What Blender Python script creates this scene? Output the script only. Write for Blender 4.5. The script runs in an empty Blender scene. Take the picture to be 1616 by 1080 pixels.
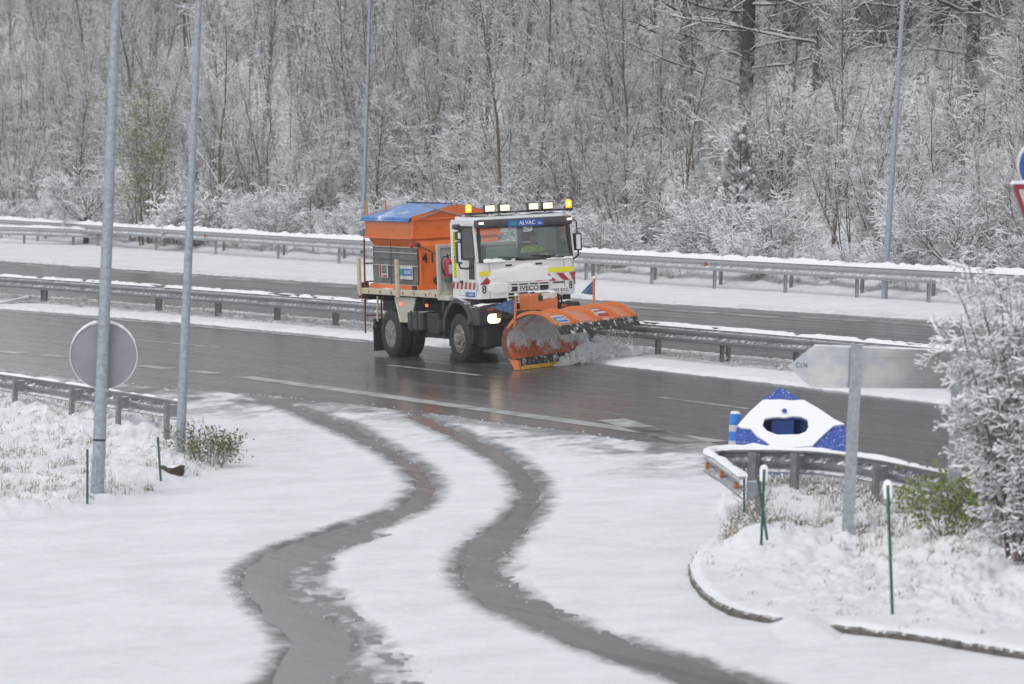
import bpy, bmesh, math, random
import numpy as np
from mathutils import Vector, Matrix
from mathutils.geometry import tessellate_polygon

R = math.radians
SC = bpy.context.scene
COL = SC.collection

# ------------------------------------------------------------------ camera
CAM_H, FPX, ROLL, HORIZON, GR = 6.2, 8000.0, 0.03, 105.0, 0.068   # the road plane rises GR metres per metre to the right
PITCH = math.atan((540 - HORIZON) / FPX)
cd = bpy.data.cameras.new("camera")
cam = bpy.data.objects.new("camera", cd); COL.objects.link(cam)
cd.sensor_width = 36.0
cd.lens = FPX / 1616 * 36
cd.clip_start, cd.clip_end = 1.0, 3000
cd.dof.use_dof = True
cd.dof.focus_distance = 107
cd.dof.aperture_fstop = 3.4
cam.matrix_world = Matrix.Translation((0, 0, CAM_H)) @ Matrix.Rotation(math.pi/2 - PITCH, 4, 'X') @ Matrix.Rotation(ROLL, 4, 'Z')
SC.camera = cam

# ------------------------------------------------------------------ overcast sky and a weak, very soft sun
SUN_EL, SUN_AZ = R(52), R(215)
w = bpy.data.worlds.new("World"); SC.world = w; w.use_nodes = True
nt = w.node_tree; bg = nt.nodes['Background']
sky = nt.nodes.new('ShaderNodeTexSky'); sky.sky_type = 'NISHITA'; sky.sun_disc = False
sky.sun_elevation = SUN_EL; sky.sun_rotation = SUN_AZ; sky.dust_density = 0.6; sky.air_density = 1.0
hs = nt.nodes.new('ShaderNodeHueSaturation'); hs.inputs['Saturation'].default_value = 0.16
nt.links.new(sky.outputs[0], hs.inputs['Color']); nt.links.new(hs.outputs[0], bg.inputs[0])
bg.inputs[1].default_value = 0.14
sl = bpy.data.lights.new("sun", 'SUN'); sl.energy = 0.7; sl.angle = R(25); sl.color = (1, .985, .96)
so = bpy.data.objects.new("sun", sl); COL.objects.link(so)
sd = Vector((math.sin(SUN_AZ)*math.cos(SUN_EL), math.cos(SUN_AZ)*math.cos(SUN_EL), math.sin(SUN_EL)))
so.rotation_euler = (-sd).to_track_quat('-Z', 'Y').to_euler()
vs = SC.view_settings
vs.view_transform = 'Standard'; vs.look = 'None'; vs.gamma = 1; vs.exposure = 0.48; vs.use_curve_mapping = False
SC.cycles.use_denoising = True; SC.cycles.denoiser = 'OPENIMAGEDENOISE'; SC.cycles.denoising_prefilter = 'ACCURATE'
SC.cycles.max_bounces = 6; SC.cycles.transparent_max_bounces = 12
SC.cycles.diffuse_bounces = 3; SC.cycles.glossy_bounces = 3; SC.cycles.volume_bounces = 0
SC.cycles.sample_clamp_indirect = 4

# ------------------------------------------------------------------ photograph measurement -> ground position
def ray(x, y):
    u, v = x - 808.0, 540.0 - y
    c, s = math.cos(ROLL), math.sin(ROLL)
    u, v = u*c - v*s, u*s + v*c
    d = Vector((u, FPX*math.cos(PITCH) + v*math.sin(PITCH), -FPX*math.sin(PITCH) + v*math.cos(PITCH)))
    return d / d.y
def gnd(x, y, up=0.0):
    d = ray(x, y); t = (CAM_H - up) / (GR*d.x - d.z)
    return Vector((t*d.x, t, CAM_H + t*d.z))
def at(x, y, Y):
    d = ray(x, y); return Vector((Y*d.x, Y, CAM_H + Y*d.z))
def gl(pts): return np.array([gnd(*p) for p in pts])
UPN = Vector((-GR, 0, 1)).normalized()

# ------------------------------------------------------------------ object helpers
def tag(o, label=None, cat=None, group=None, kind=None):
    if label: o['label'] = label
    if cat: o['category'] = cat
    if group: o['group'] = group
    if kind: o['kind'] = kind
    return o
def empty(name, loc=(0, 0, 0), rz=0.0, scale=1.0):
    o = bpy.data.objects.new(name, None); COL.objects.link(o)
    o.location = loc; o.rotation_euler = (0, 0, rz); o.scale = (scale,)*3; o.empty_display_size = .2
    return o
def link_mesh(name, me, parent=None):
    o = bpy.data.objects.new(name, me); COL.objects.link(o)
    if parent: o.parent = parent
    return o
def copy_tree(o, parent=None):
    c = o.copy(); COL.objects.link(c)
    if parent: c.parent = parent
    for ch in list(o.children): copy_tree(ch, c)
    return c

class MB:
    """collects solid shapes for ONE mesh"""
    def __init__(s): s.v = []; s.f = []; s.m = []
    def add(s, vs, fs, mi=0):
        k = len(s.v); s.v += [tuple(p) for p in vs]
        s.f += [tuple(k+i for i in f) for f in fs]; s.m += [mi]*len(fs); return s
    def box(s, x0, x1, y0, y1, z0, z1, mi=0, M=None):
        P = [Vector((x, y, z)) for z in (z0, z1) for y in (y0, y1) for x in (x0, x1)]
        if M: P = [M @ p for p in P]
        return s.add(P, [(0,2,3,1),(4,5,7,6),(0,1,5,4),(2,6,7,3),(0,4,6,2),(1,3,7,5)], mi)
    def tube(s, pts, r, n=8, mi=0, caps=True):
        pts = [Vector(p) for p in pts]; rs = r if isinstance(r, (list, tuple)) else [r]*len(pts)
        vs = []; up = None
        for i, p in enumerate(pts):
            d = (pts[min(i+1, len(pts)-1)] - pts[max(i-1, 0)]).normalized()
            if up is None: up = d.orthogonal().normalized()
            up = (up - d*up.dot(d)).normalized(); q = d.cross(up)
            vs += [p + (up*math.cos(2*math.pi*k/n) + q*math.sin(2*math.pi*k/n))*rs[i] for k in range(n)]
        fs = [(i*n+k, i*n+(k+1) % n, (i+1)*n+(k+1) % n, (i+1)*n+k) for i in range(len(pts)-1) for k in range(n)]
        if caps: fs += [tuple(range(n-1, -1, -1)), tuple((len(pts)-1)*n+k for k in range(n))]
        return s.add(vs, fs, mi)
    def lathe(s, prof, c, axis='Y', n=24, mi=0, closed=False):
        """prof: (radius, offset along axis)"""
        vs = []
        for r, a in prof:
            for k in range(n):
                t = 2*math.pi*k/n; u, v = r*math.cos(t), r*math.sin(t)
                p = {'Y': (u, a, v), 'Z': (u, v, a), 'X': (a, u, v)}[axis]
                vs.append(Vector(p) + Vector(c))
        m = len(prof); rng = range(m) if closed else range(m-1)
        fs = [(i*n+k, i*n+(k+1) % n, ((i+1) % m)*n+(k+1) % n, ((i+1) % m)*n+k) for i in rng for k in range(n)]
        if not closed:
            if prof[0][0] > 1e-4: fs.append(tuple(range(n-1, -1, -1)))
            if prof[-1][0] > 1e-4: fs.append(tuple((m-1)*n+k for k in range(n)))
        return s.add(vs, fs, mi)
    def plate(s, outer, holes, f, t, mi=0):
        """flat plate: outer outline and holes in 2D, f maps (a, b, height) to 3D, thickness t"""
        loops = [list(outer)] + [list(h) for h in holes]
        flat = [p for l in loops for p in l]; n = len(flat)
        tri = tessellate_polygon([[Vector((a, b, 0)) for a, b in l] for l in loops])
        vs = [f(a, b, 0) for a, b in flat] + [f(a, b, t) for a, b in flat]
        fs = [tuple(x) for x in tri] + [tuple(n+i for i in reversed(x)) for x in tri]
        k = 0
        for l in loops:
            m = len(l); fs += [(k+i, k+(i+1) % m, n+k+(i+1) % m, n+k+i) for i in range(m)]; k += m
        return s.add(vs, fs, mi)
    def build(s, name, mats, parent=None, bevel=0, smooth=False, seg=2, fix=True):
        me = bpy.data.meshes.new(name); me.from_pydata(s.v, [], s.f)
        mats = mats if isinstance(mats, (list, tuple)) else [mats]
        for m in mats: me.materials.append(m)
        me.polygons.foreach_set('material_index', s.m)
        if fix:
            b = bmesh.new(); b.from_mesh(me); bmesh.ops.recalc_face_normals(b, faces=b.faces); b.to_mesh(me); b.free()
        if smooth:
            me.polygons.foreach_set('use_smooth', [True]*len(me.polygons))
            if hasattr(me, 'set_sharp_from_angle'): me.set_sharp_from_angle(angle=R(40))
        me.update()
        o = link_mesh(name, me, parent)
        if bevel:
            m = o.modifiers.new('bevel', 'BEVEL'); m.width = bevel; m.segments = seg; m.limit_method = 'ANGLE'; m.angle_limit = R(35)
        return o

def np_mesh(name, verts, faces, mats, midx=None, smooth=True):
    """verts (N,3), faces (M,k) arrays"""
    me = bpy.data.meshes.new(name); k = faces.shape[1]
    me.vertices.add(len(verts)); me.vertices.foreach_set('co', np.ascontiguousarray(verts, np.float32).ravel())
    me.loops.add(faces.size); me.loops.foreach_set('vertex_index', np.ascontiguousarray(faces, np.int32).ravel())
    me.polygons.add(len(faces)); me.polygons.foreach_set('loop_start', np.arange(0, faces.size, k, dtype=np.int32))
    for m in (mats if isinstance(mats, (list, tuple)) else [mats]): me.materials.append(m)
    if midx is not None: me.polygons.foreach_set('material_index', np.ascontiguousarray(midx, np.int32))
    if smooth: me.polygons.foreach_set('use_smooth', np.ones(len(faces), bool))
    me.update(calc_edges=True); me.validate()
    return me

def text_mesh(name, body, size, right, up, origin, mat, parent=None, depth=.003, align='CENTER', stretch=1.0):
    cu = bpy.data.curves.new('lettering', 'FONT'); cu.body = body; cu.size = size; cu.extrude = depth
    cu.align_x = align; cu.align_y = 'CENTER'; cu.resolution_u = 3; cu.offset = size*.012
    t = bpy.data.objects.new('lettering_source', cu); COL.objects.link(t)
    bpy.context.view_layer.update()
    me = bpy.data.meshes.new_from_object(t.evaluated_get(bpy.context.evaluated_depsgraph_get()))
    bpy.data.objects.remove(t); bpy.data.curves.remove(cu)
    r, u = Vector(right).normalized(), Vector(up).normalized(); n = r.cross(u)
    M = Matrix((r*stretch, u, n)).transposed().to_4x4(); M.translation = Vector(origin)
    me.transform(M); me.materials.clear(); me.materials.append(mat); me.name = name
    return link_mesh(name, me, parent)

# ------------------------------------------------------------------ numpy noise
def _h(ix, iy, seed):
    n = (ix.astype(np.int64)*374761393 + iy.astype(np.int64)*668265263 + seed*974711) & 0x7fffffff
    n = ((n ^ (n >> 13))*1274126177) & 0x7fffffff
    return ((n ^ (n >> 16)) & 0xffff)/65535.0
def vn(x, y, seed=0):
    x = np.asarray(x, float); y = np.asarray(y, float)
    ix, iy = np.floor(x), np.floor(y); fx, fy = x-ix, y-iy
    fx, fy = fx*fx*(3-2*fx), fy*fy*(3-2*fy)
    a, b, c, d = _h(ix, iy, seed), _h(ix+1, iy, seed), _h(ix, iy+1, seed), _h(ix+1, iy+1, seed)
    return (a*(1-fx)+b*fx)*(1-fy) + (c*(1-fx)+d*fx)*fy
def fbm(x, y, seed=0, o=4):
    r, a, t = 0, .5, 0
    for k in range(o):
        r = r + a*vn(x*2**k, y*2**k, seed+k*17); t += a; a *= .55
    return r/t*2 - 1
def sst(a, b, x):
    t = np.clip((x-a)/(b-a), 0, 1); return t*t*(3-2*t)
def poly_sd(P, x, y):
    """signed distance to polygon P, positive inside"""
    P = np.asarray(P)[:, :2]; d = np.full(np.shape(x), 1e9); ins = np.zeros(np.shape(x), bool)
    for (ax, ay), (bx, by) in zip(P, np.roll(P, -1, 0)):
        ex, ey = bx-ax, by-ay; t = np.clip(((x-ax)*ex+(y-ay)*ey)/(ex*ex+ey*ey+1e-9), 0, 1)
        d = np.minimum(d, np.hypot(x-ax-t*ex, y-ay-t*ey))
        c = ((ay > y) != (by > y)) & (x < (bx-ax)*(y-ay)/((by-ay) if abs(by-ay) > 1e-9 else 1e-9)+ax)
        ins ^= c
    return np.where(ins, d, -d)

# ------------------------------------------------------------------ materials
def nodes(name):
    m = bpy.data.materials.new(name); m.use_nodes = True
    t = m.node_tree; return m, t, t.nodes['Principled BSDF'], t.nodes['Material Output']
def N(t, kind, **kw):
    n = t.nodes.new(kind)
    for k, v in kw.items():
        if k in n.inputs.keys(): n.inputs[k].default_value = v
        else: setattr(n, k, v)
    return n
def noise(t, vec, scale, detail=4, rough=.6):
    n = N(t, 'ShaderNodeTexNoise'); n.inputs['Scale'].default_value = scale; n.inputs['Detail'].default_value = detail; n.inputs['Roughness'].default_value = rough
    t.links.new(vec, n.inputs['Vector']); return n.outputs[0]
def ramp(t, fac, a, b, va=0.0, vb=1.0):
    n = N(t, 'ShaderNodeMapRange', interpolation_type='SMOOTHSTEP')
    for k, v in zip(('From Min', 'From Max', 'To Min', 'To Max'), (a, b, va, vb)): n.inputs[k].default_value = v
    t.links.new(fac, n.inputs['Value']); return n.outputs[0]
def mixc(t, fac, a, b):
    n = N(t, 'ShaderNodeMix', data_type='RGBA')
    for s, v in ((6, a), (7, b)):
        if isinstance(v, tuple): n.inputs[s].default_value = (*v[:3], 1)
        else: t.links.new(v, n.inputs[s])
    if isinstance(fac, float): n.inputs[0].default_value = fac
    else: t.links.new(fac, n.inputs[0])
    return n.outputs[2]
def mth(t, op, a, b):
    n = N(t, 'ShaderNodeMath', operation=op)
    for i, v in enumerate((a, b)):
        if isinstance(v, (int, float)): n.inputs[i].default_value = v
        else: t.links.new(v, n.inputs[i])
    return n.outputs[0]
def bump(t, b, h, strength=.3, dist=.01):
    n = N(t, 'ShaderNodeBump'); n.inputs['Strength'].default_value = strength; n.inputs['Distance'].default_value = dist
    t.links.new(h, n.inputs['Height']); t.links.new(n.outputs[0], b.inputs['Normal'])
SNOW = (.86, .865, .885)
def mat(name, col, rough=.5, metal=0.0, col2=None, nscale=6.0, lo=.4, hi=.65, bmp=0.0, bscale=40.0, snow=None, spec=.5, coat=0.0, nz=1.0, snow_cover=None):
    """plain surface with a second colour in patches; snow=(normal z low, high): snow lying on upward faces; snow_cover=(lo, hi, scale): snow stuck on in patches"""
    m, t, b, out = nodes(name)
    tc = N(t, 'ShaderNodeTexCoord').outputs['Object']
    c = col
    if col2:
        if nz != 1.0:
            mp = N(t, 'ShaderNodeMapping'); mp.inputs['Scale'].default_value = (1, 1, nz); t.links.new(tc, mp.inputs[0]); v = mp.outputs[0]
        else: v = tc
        c = mixc(t, ramp(t, noise(t, v, nscale), lo, hi), col, col2)
    b.inputs['Roughness'].default_value = rough; b.inputs['Metallic'].default_value = metal
    b.inputs['Specular IOR Level'].default_value = spec; b.inputs['Coat Weight'].default_value = coat
    f = None
    if snow:
        g = N(t, 'ShaderNodeNewGeometry'); sx = N(t, 'ShaderNodeSeparateXYZ'); t.links.new(g.outputs['Normal'], sx.inputs[0])
        nn = noise(t, tc, 9.0); v = mth(t, 'ADD', sx.outputs[2], mth(t, 'MULTIPLY', mth(t, 'SUBTRACT', nn, .5), .8))
        f = ramp(t, v, snow[0], snow[1])
    if snow_cover:
        f = ramp(t, noise(t, tc, snow_cover[2], 6, .7), snow_cover[0], snow_cover[1])
    if f is not None:
        c = mixc(t, f, c, SNOW)
        if metal: t.links.new(mth(t, 'MULTIPLY', mth(t, 'SUBTRACT', 1.0, f), metal), b.inputs['Metallic'])
        t.links.new(ramp(t, f, 0, 1, rough, .8), b.inputs['Roughness'])
    if isinstance(c, tuple): b.inputs['Base Color'].default_value = (*c[:3], 1)
    else: t.links.new(c, b.inputs['Base Color'])
    if bmp: bump(t, b, noise(t, tc, bscale), bmp)
    return m
def emit(name, col, strength, base=(.8, .8, .8)):
    m, t, b, out = nodes(name)
    b.inputs['Base Color'].default_value = (*base, 1); b.inputs['Emission Color'].default_value = (*col, 1)
    b.inputs['Emission Strength'].default_value = strength; b.inputs['Roughness'].default_value = .3
    return m

M = {}
# snow: white, grey slush where the attribute says the snow is wet and driven over
m, t, b, out = nodes('snow_cover'); M['ground_snow'] = m
at_ = N(t, 'ShaderNodeAttribute', attribute_name='slush'); tc = N(t, 'ShaderNodeTexCoord').outputs['Object']
at2 = N(t, 'ShaderNodeAttribute', attribute_name='litter')
nn = noise(t, tc, 5.0, 6, .7)
fs = ramp(t, mth(t, 'ADD', at_.outputs['Fac'], mth(t, 'MULTIPLY', mth(t, 'SUBTRACT', nn, .5), .9)), .15, .95)
snw = mixc(t, ramp(t, noise(t, tc, .8, 10, .78), .38, .66), SNOW, (.75, .755, .775))
c = mixc(t, fs, snw, (.21, .208, .212))
fl = ramp(t, mth(t, 'ADD', at2.outputs['Fac'], mth(t, 'MULTIPLY', mth(t, 'SUBTRACT', noise(t, tc, 7.0, 8, .75), .5), 1.6)), .45, .62)
c = mixc(t, fl, c, (.115, .095, .08))
t.links.new(c, b.inputs['Base Color']); b.inputs['Roughness'].default_value = .75; b.inputs['Specular IOR Level'].default_value = .25
bump(t, b, noise(t, tc, 9.0, 9, .72), .7, .04)
M['snow'] = mat('snow', SNOW, .75, bmp=.5, bscale=25, spec=.2)
M['snow_dirty'] = mat('snow_dirty', (.75, .75, .77), .75, col2=(.42, .41, .42), nscale=9, bmp=.5, bscale=25, spec=.2)
# wet asphalt, streaked along the driving direction
m, t, b, out = nodes('wet_asphalt'); M['asphalt'] = m
tc = N(t, 'ShaderNodeTexCoord').outputs['Object']
mp = N(t, 'ShaderNodeMapping'); mp.inputs['Rotation'].default_value = (0, 0, R(-23)); t.links.new(tc, mp.inputs[0])
mp2 = N(t, 'ShaderNodeMapping'); mp2.inputs['Scale'].default_value = (2.2, .018, 1); t.links.new(mp.outputs[0], mp2.inputs[0])
st = noise(t, mp2.outputs[0], 1.6, 5, .6); fine = noise(t, tc, 60.0, 3, .7); mid = noise(t, tc, 1.2, 5, .65)
wet = mth(t, 'ADD', mth(t, 'MULTIPLY', st, .9), mth(t, 'MULTIPLY', mid, .1))
t.links.new(mixc(t, ramp(t, wet, .35, .65), (.070, .070, .073), (.088, .088, .092)), b.inputs['Base Color'])
t.links.new(ramp(t, wet, .36, .62, .16, .24), b.inputs['Roughness']); b.inputs['Specular IOR Level'].default_value = .36
M['paint_line'] = mat('road_paint', (.42, .42, .41), .45, col2=(.16, .16, .16), nscale=2.2, lo=.40, hi=.66)
# steel
def steel(name, col, col2, rough=.45, metal=.85, snow=None):
    return mat(name, col, rough, metal, col2=col2, nscale=14, lo=.35, hi=.7, snow=snow)
M['galv'] = steel('galvanised_steel', (.42, .44, .47), (.30, .315, .34), .5, .6)
M['galv_snow'] = steel('galvanised_steel_under_snow', (.40, .415, .44), (.26, .27, .285), .45, .7, snow=(.45, .75))
M['rail_steel'] = steel('rail_steel', (.30, .31, .33), (.19, .195, .205), .45, .6, snow=(.75, .95))
M['rail_pale'] = steel('rail_steel_pale', (.45, .46, .475), (.33, .335, .35), .5, .55, snow=(.7, .9))
M['post_steel'] = steel('post_steel', (.24, .24, .25), (.14, .14, .145), .6, .3)
M['post_pale'] = steel('post_steel_pale', (.42, .42, .43), (.32, .32, .33), .6, .3)
M['pole'] = steel('lamp_pole_zinc', (.36, .395, .44), (.25, .275, .31), .5, .35)
M['sign_back'] = mat('sign_back_grey', (.27, .27, .295), .5, .2, col2=(.235, .235, .26), nscale=3)
M['alu_panel'] = mat('zinc_panel', (.64, .635, .60), .22, .85, col2=(.47, .49, .53), nscale=1.6, lo=.38, hi=.6, bmp=.10, bscale=2.2)
M['reflector'] = mat('orange_reflector', (.50, .15, .03), .35)
M['black'] = mat('black_plastic', (.018, .018, .02), .45, col2=(.035, .035, .036), nscale=12)
M['dark'] = mat('dark_chassis', (.012, .012, .013), .6, col2=(.03, .029, .028), nscale=9)
M['grey_plastic'] = mat('grey_plastic', (.030, .031, .034), .5, col2=(.052, .053, .056), nscale=7, snow=(.8, 1.1))
M['visor'] = mat('visor_plastic', (.048, .042, .048), .35, col2=(.075, .068, .075), nscale=8)
M['rubber'] = mat('tyre_rubber', (.012, .012, .013), .7, col2=(.028, .028, .029), nscale=15, bmp=.3, bscale=60)
M['rim'] = mat('wheel_steel', (.30, .28, .255), .5, .3, col2=(.12, .11, .10), nscale=16)
M['rim_dark'] = mat('wheel_steel_dirty', (.10, .095, .09), .6, .2, col2=(.05, .05, .05), nscale=16)
M['orange'] = mat('orange_paint', (.72, .15, .016), .38, col2=(.55, .10, .012), nscale=4, lo=.45, hi=.8, coat=.15)
M['orange_dirty'] = mat('orange_paint_grimy', (.62, .15, .02), .45, col2=(.22, .085, .03), nscale=3.0, lo=.5, hi=.8, nz=.6)
M['plow_out'] = mat('plow_paint', (.62, .175, .045), .3, col2=(.46, .13, .045), nscale=5, lo=.5, hi=.8, coat=.3)
m, t, b, out = nodes('plow_face_snowed'); M['plow_in'] = m
tc = N(t, 'ShaderNodeTexCoord').outputs['Object']; mp = N(t, 'ShaderNodeMapping'); mp.inputs['Scale'].default_value = (1, 1, .9); t.links.new(tc, mp.inputs[0])
sx = N(t, 'ShaderNodeSeparateXYZ'); t.links.new(tc, sx.inputs[0])
f = mth(t, 'ADD', noise(t, mp.outputs[0], 2.6, 9, .75), mth(t, 'MULTIPLY', mth(t, 'SUBTRACT', sx.outputs[1], -1.1), .075))
zz = mth(t, 'MULTIPLY', mth(t, 'MAXIMUM', mth(t, 'SUBTRACT', .66, sx.outputs[2]), 0), -.55)
f = mth(t, 'ADD', mth(t, 'ADD', f, zz), .04)
t.links.new(mixc(t, ramp(t, f, .40, .54), mixc(t, ramp(t, noise(t, tc, 7, 4), .4, .7), (.62, .13, .02), (.36, .07, .02)), mixc(t, ramp(t, noise(t, tc, 6, 6), .35, .65), (.88, .88, .89), (.68, .66, .66))), b.inputs['Base Color']); b.inputs['Roughness'].default_value = .6
M['white_paint'] = mat('white_cab_paint', (.74, .745, .76), .3, col2=(.60, .60, .61), nscale=3, lo=.5, hi=.85, coat=.2)
M['cream'] = mat('cream_paint_rusty', (.56, .50, .38), .55, col2=(.30, .15, .06), nscale=7, lo=.55, hi=.72)
M['cream_clean'] = mat('pale_grey_paint', (.50, .49, .45), .55, col2=(.38, .36, .31), nscale=4, lo=.45, hi=.75)
M['rust'] = mat('rusty_red_steel', (.20, .06, .035), .6, col2=(.09, .04, .03), nscale=12)
M['curtain'] = mat('grey_tarpaulin', (.16, .165, .16), .6, col2=(.115, .12, .115), nscale=3, bmp=.35, bscale=4)
M['strap'] = mat('pale_cord', (.5, .5, .48), .6)
M['blue_tarp'] = mat('blue_tarpaulin', (.065, .19, .50), .35, col2=(.10, .25, .58), nscale=2.5, snow_cover=(.56, .70, 1.1), bmp=.3, bscale=5)
M['blue_sign'] = mat('blue_sign', (.025, .10, .42), .4)
M['blue_flag'] = mat('blue_flag', (.03, .075, .19), .6, col2=(.10, .16, .28), nscale=12)
M['teal'] = mat('teal_mark', (.02, .25, .30), .5)
M['white'] = mat('white_lettering', (.80, .80, .80), .5)
M['white_sign'] = mat('white_sign', (.62, .62, .60), .5)
M['green_sign'] = mat('green_sign', (.035, .13, .07), .5)
M['red'] = mat('signal_red', (.42, .025, .035), .4, col2=(.34, .02, .03), nscale=8)
M['red_sign'] = mat('red_sign_border', (.36, .015, .03), .4)
M['yellow'] = mat('signal_yellow', (.82, .80, .015), .45)
M['yellow_edge'] = mat('yellow_edge_paint', (.72, .40, .02), .5, col2=(.45, .22, .03), nscale=9)
M['black_letter'] = mat('black_lettering', (.012, .012, .014), .5)
M['skin'] = mat('skin', (.42, .24, .17), .5)
M['hair'] = mat('dark_hair', (.03, .022, .018), .6)
M['hivis'] = mat('hi_vis_yellow', (.76, .92, .05), .6, col2=(.66, .82, .05), nscale=9)
M['trousers'] = mat('dark_trousers', (.03, .035, .05), .7)
M['seat'] = mat('seat_cloth', (.04, .042, .05), .8)
M['interior'] = mat('cab_interior', (.075, .08, .085), .7)
M['bumper_text'] = mat('pale_lettering', (.35, .35, .35), .5)
M['hito_blue'] = mat('blue_plastic', (.022, .07, .34), .4, col2=(.03, .085, .40), nscale=5)
M['hito_blue_snowed'] = mat('blue_plastic_dusted', (.022, .065, .33), .45, snow_cover=(.57, .66, 36.0))
M['bollard_blue'] = mat('bollard_blue', (.03, .19, .62), .4)
M['grey_band'] = mat('grey_band', (.52, .52, .54), .4)
M['green_stake'] = mat('green_stake', (.015, .06, .045), .5, col2=(.035, .10, .08), nscale=30)
M['kerb'] = mat('kerb_stone', (.13, .115, .10), .8, col2=(.07, .06, .05), nscale=8, bmp=.6, bscale=18, snow=(.55, .85))
M['rock'] = mat('brown_rock', (.085, .065, .048), .9, col2=(.045, .035, .028), nscale=8, bmp=.8, bscale=14, snow=(.35, .6))
def bark(name, c1, c2, s0, s1, leafy=False):
    return mat(name, c1, .85, col2=c2, nscale=8, snow=(s0, s1), spec=.2)
M['bark'] = bark('bark_grey', (.105, .09, .08), (.17, .15, .13), .45, .75)
M['bark_dark'] = bark('bark_dark', (.062, .054, .052), (.10, .088, .083), .5, .8)
M['bark_warm'] = bark('bark_warm', (.13, .105, .075), (.19, .155, .11), .5, .8)
M['twig'] = bark('twigs_grey', (.168, .148, .145), (.238, .215, .21), .10, .55)
M['twig_warm'] = bark('twigs_brown', (.135, .108, .10), (.195, .16, .15), .15, .6)
M['twig_dark'] = bark('twigs_dark', (.092, .08, .082), (.14, .122, .124), .25, .7)
M['twig_black'] = bark('twigs_black_brown', (.052, .042, .044), (.085, .07, .072), .6, .95)
M['bush_twig'] = bark('bush_twigs', (.15, .11, .115), (.24, .19, .20), .3, .75)
M['needle'] = mat('pine_needles', (.075, .10, .08), .7, col2=(.13, .155, .13), nscale=10, snow=(.2, .7), spec=.2)
M['bud'] = mat('snowy_buds', (.62, .62, .60), .8, col2=(.34, .33, .26), nscale=30, spec=.2)
M['leaf_green'] = mat('young_leaves', (.20, .25, .055), .6, col2=(.13, .19, .04), nscale=12, spec=.3)
M['leaf_olive'] = mat('olive_leaves', (.12, .125, .045), .7, col2=(.17, .15, .08), nscale=12, spec=.2)
M['grass_green'] = mat('grass_green', (.13, .15, .055), .7, col2=(.20, .19, .09), nscale=5, spec=.2)
M['grass_dry'] = mat('grass_dry', (.33, .28, .20), .8, col2=(.21, .17, .12), nscale=5, spec=.2)
# glass: clear sheet that mirrors at grazing angles
def glass(name, tint, refl=.08):
    m, t, b, out = nodes(name); t.nodes.remove(b)
    tr = N(t, 'ShaderNodeBsdfTransparent'); tr.inputs[0].default_value = (*tint, 1)
    g = N(t, 'ShaderNodeBsdfGlossy'); g.inputs['Roughness'].default_value = .03
    lw = N(t, 'ShaderNodeFresnel'); lw.inputs['IOR'].default_value = 1.5
    mx = N(t, 'ShaderNodeMixShader'); t.links.new(mth(t, 'ADD', lw.outputs[0], refl), mx.inputs[0])
    t.links.new(tr.outputs[0], mx.inputs[1]); t.links.new(g.outputs[0], mx.inputs[2]); t.links.new(mx.outputs[0], out.inputs[0])
    return m
M['glass'] = glass('windscreen_glass', (.88, .94, .93), .04)
M['glass_dark'] = glass('side_glass', (.35, .38, .38), .05)
M['lamp'] = emit('work_lamp_lit', (1.0, .78, .50), .7, (.6, .58, .55))
M['headlamp'] = emit('headlamp_lit', (1.0, .74, .40), 1.7)
M['beacon'] = emit('amber_beacon_lit', (1.0, .22, .01), 2.2, (.8, .25, .02))
M['beacon_core'] = emit('amber_beacon_core', (1.0, .45, .05), 9.0, (.8, .35, .05))
M['marker'] = emit('marker_lamp_lit', (1.0, .10, .02), 2.0, (.6, .08, .02))
M['marker_white'] = emit('marker_lamp_white', (1.0, .75, .5), 3.0)
M['amber_off'] = mat('amber_lens', (.55, .10, .02), .25)
# ------------------------------------------------------------------ road lines (measured on the photograph, laid on the road plane)
def fit(pts, deg=2):
    P = gl(pts); return np.polyfit(P[:, 0], P[:, 1], deg)
EDGE = fit([(0, 487), (159, 499), (346.5, 515), (560, 534), (1082, 589), (1277, 612), (1459, 634)])
LANE = fit([(215, 537), (346.5, 549), (613, 577), (757, 592.5), (1041, 627), (1181, 646)])
FAR = fit([(0, 413), (155, 423), (560, 452), (1000, 476), (1270, 495), (1480, 509)])
MRAIL = fit([(58, 480), (149, 488), (240, 494), (334, 502), (427, 511), (518, 520), (1028, 566), (1133, 577)])
FRAIL = fit([(71, 385), (240, 400), (335, 406), (432, 412), (529, 416), (1020, 455), (1123, 461), (1232, 467), (1346, 474), (1458, 481)])
WIDE = fit([(400, 597), (700, 638), (1150, 700)])
pv = np.polyval
PERP = .39
_fr = gl([(-300, 560), (-60, 577), (0, 582), (110, 598), (220, 610), (330, 619), (388, 621), (500, 633), (600, 644), (640, 650), (720, 660), (800, 671), (900, 683), (1000, 696), (1100, 706), (1160, 714), (1300, 728), (1500, 752), (1700, 775), (2000, 810)])
def yFr(x): return np.interp(x, _fr[:, 0], _fr[:, 1], left=_fr[0, 1], right=_fr[-1, 1])

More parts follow.
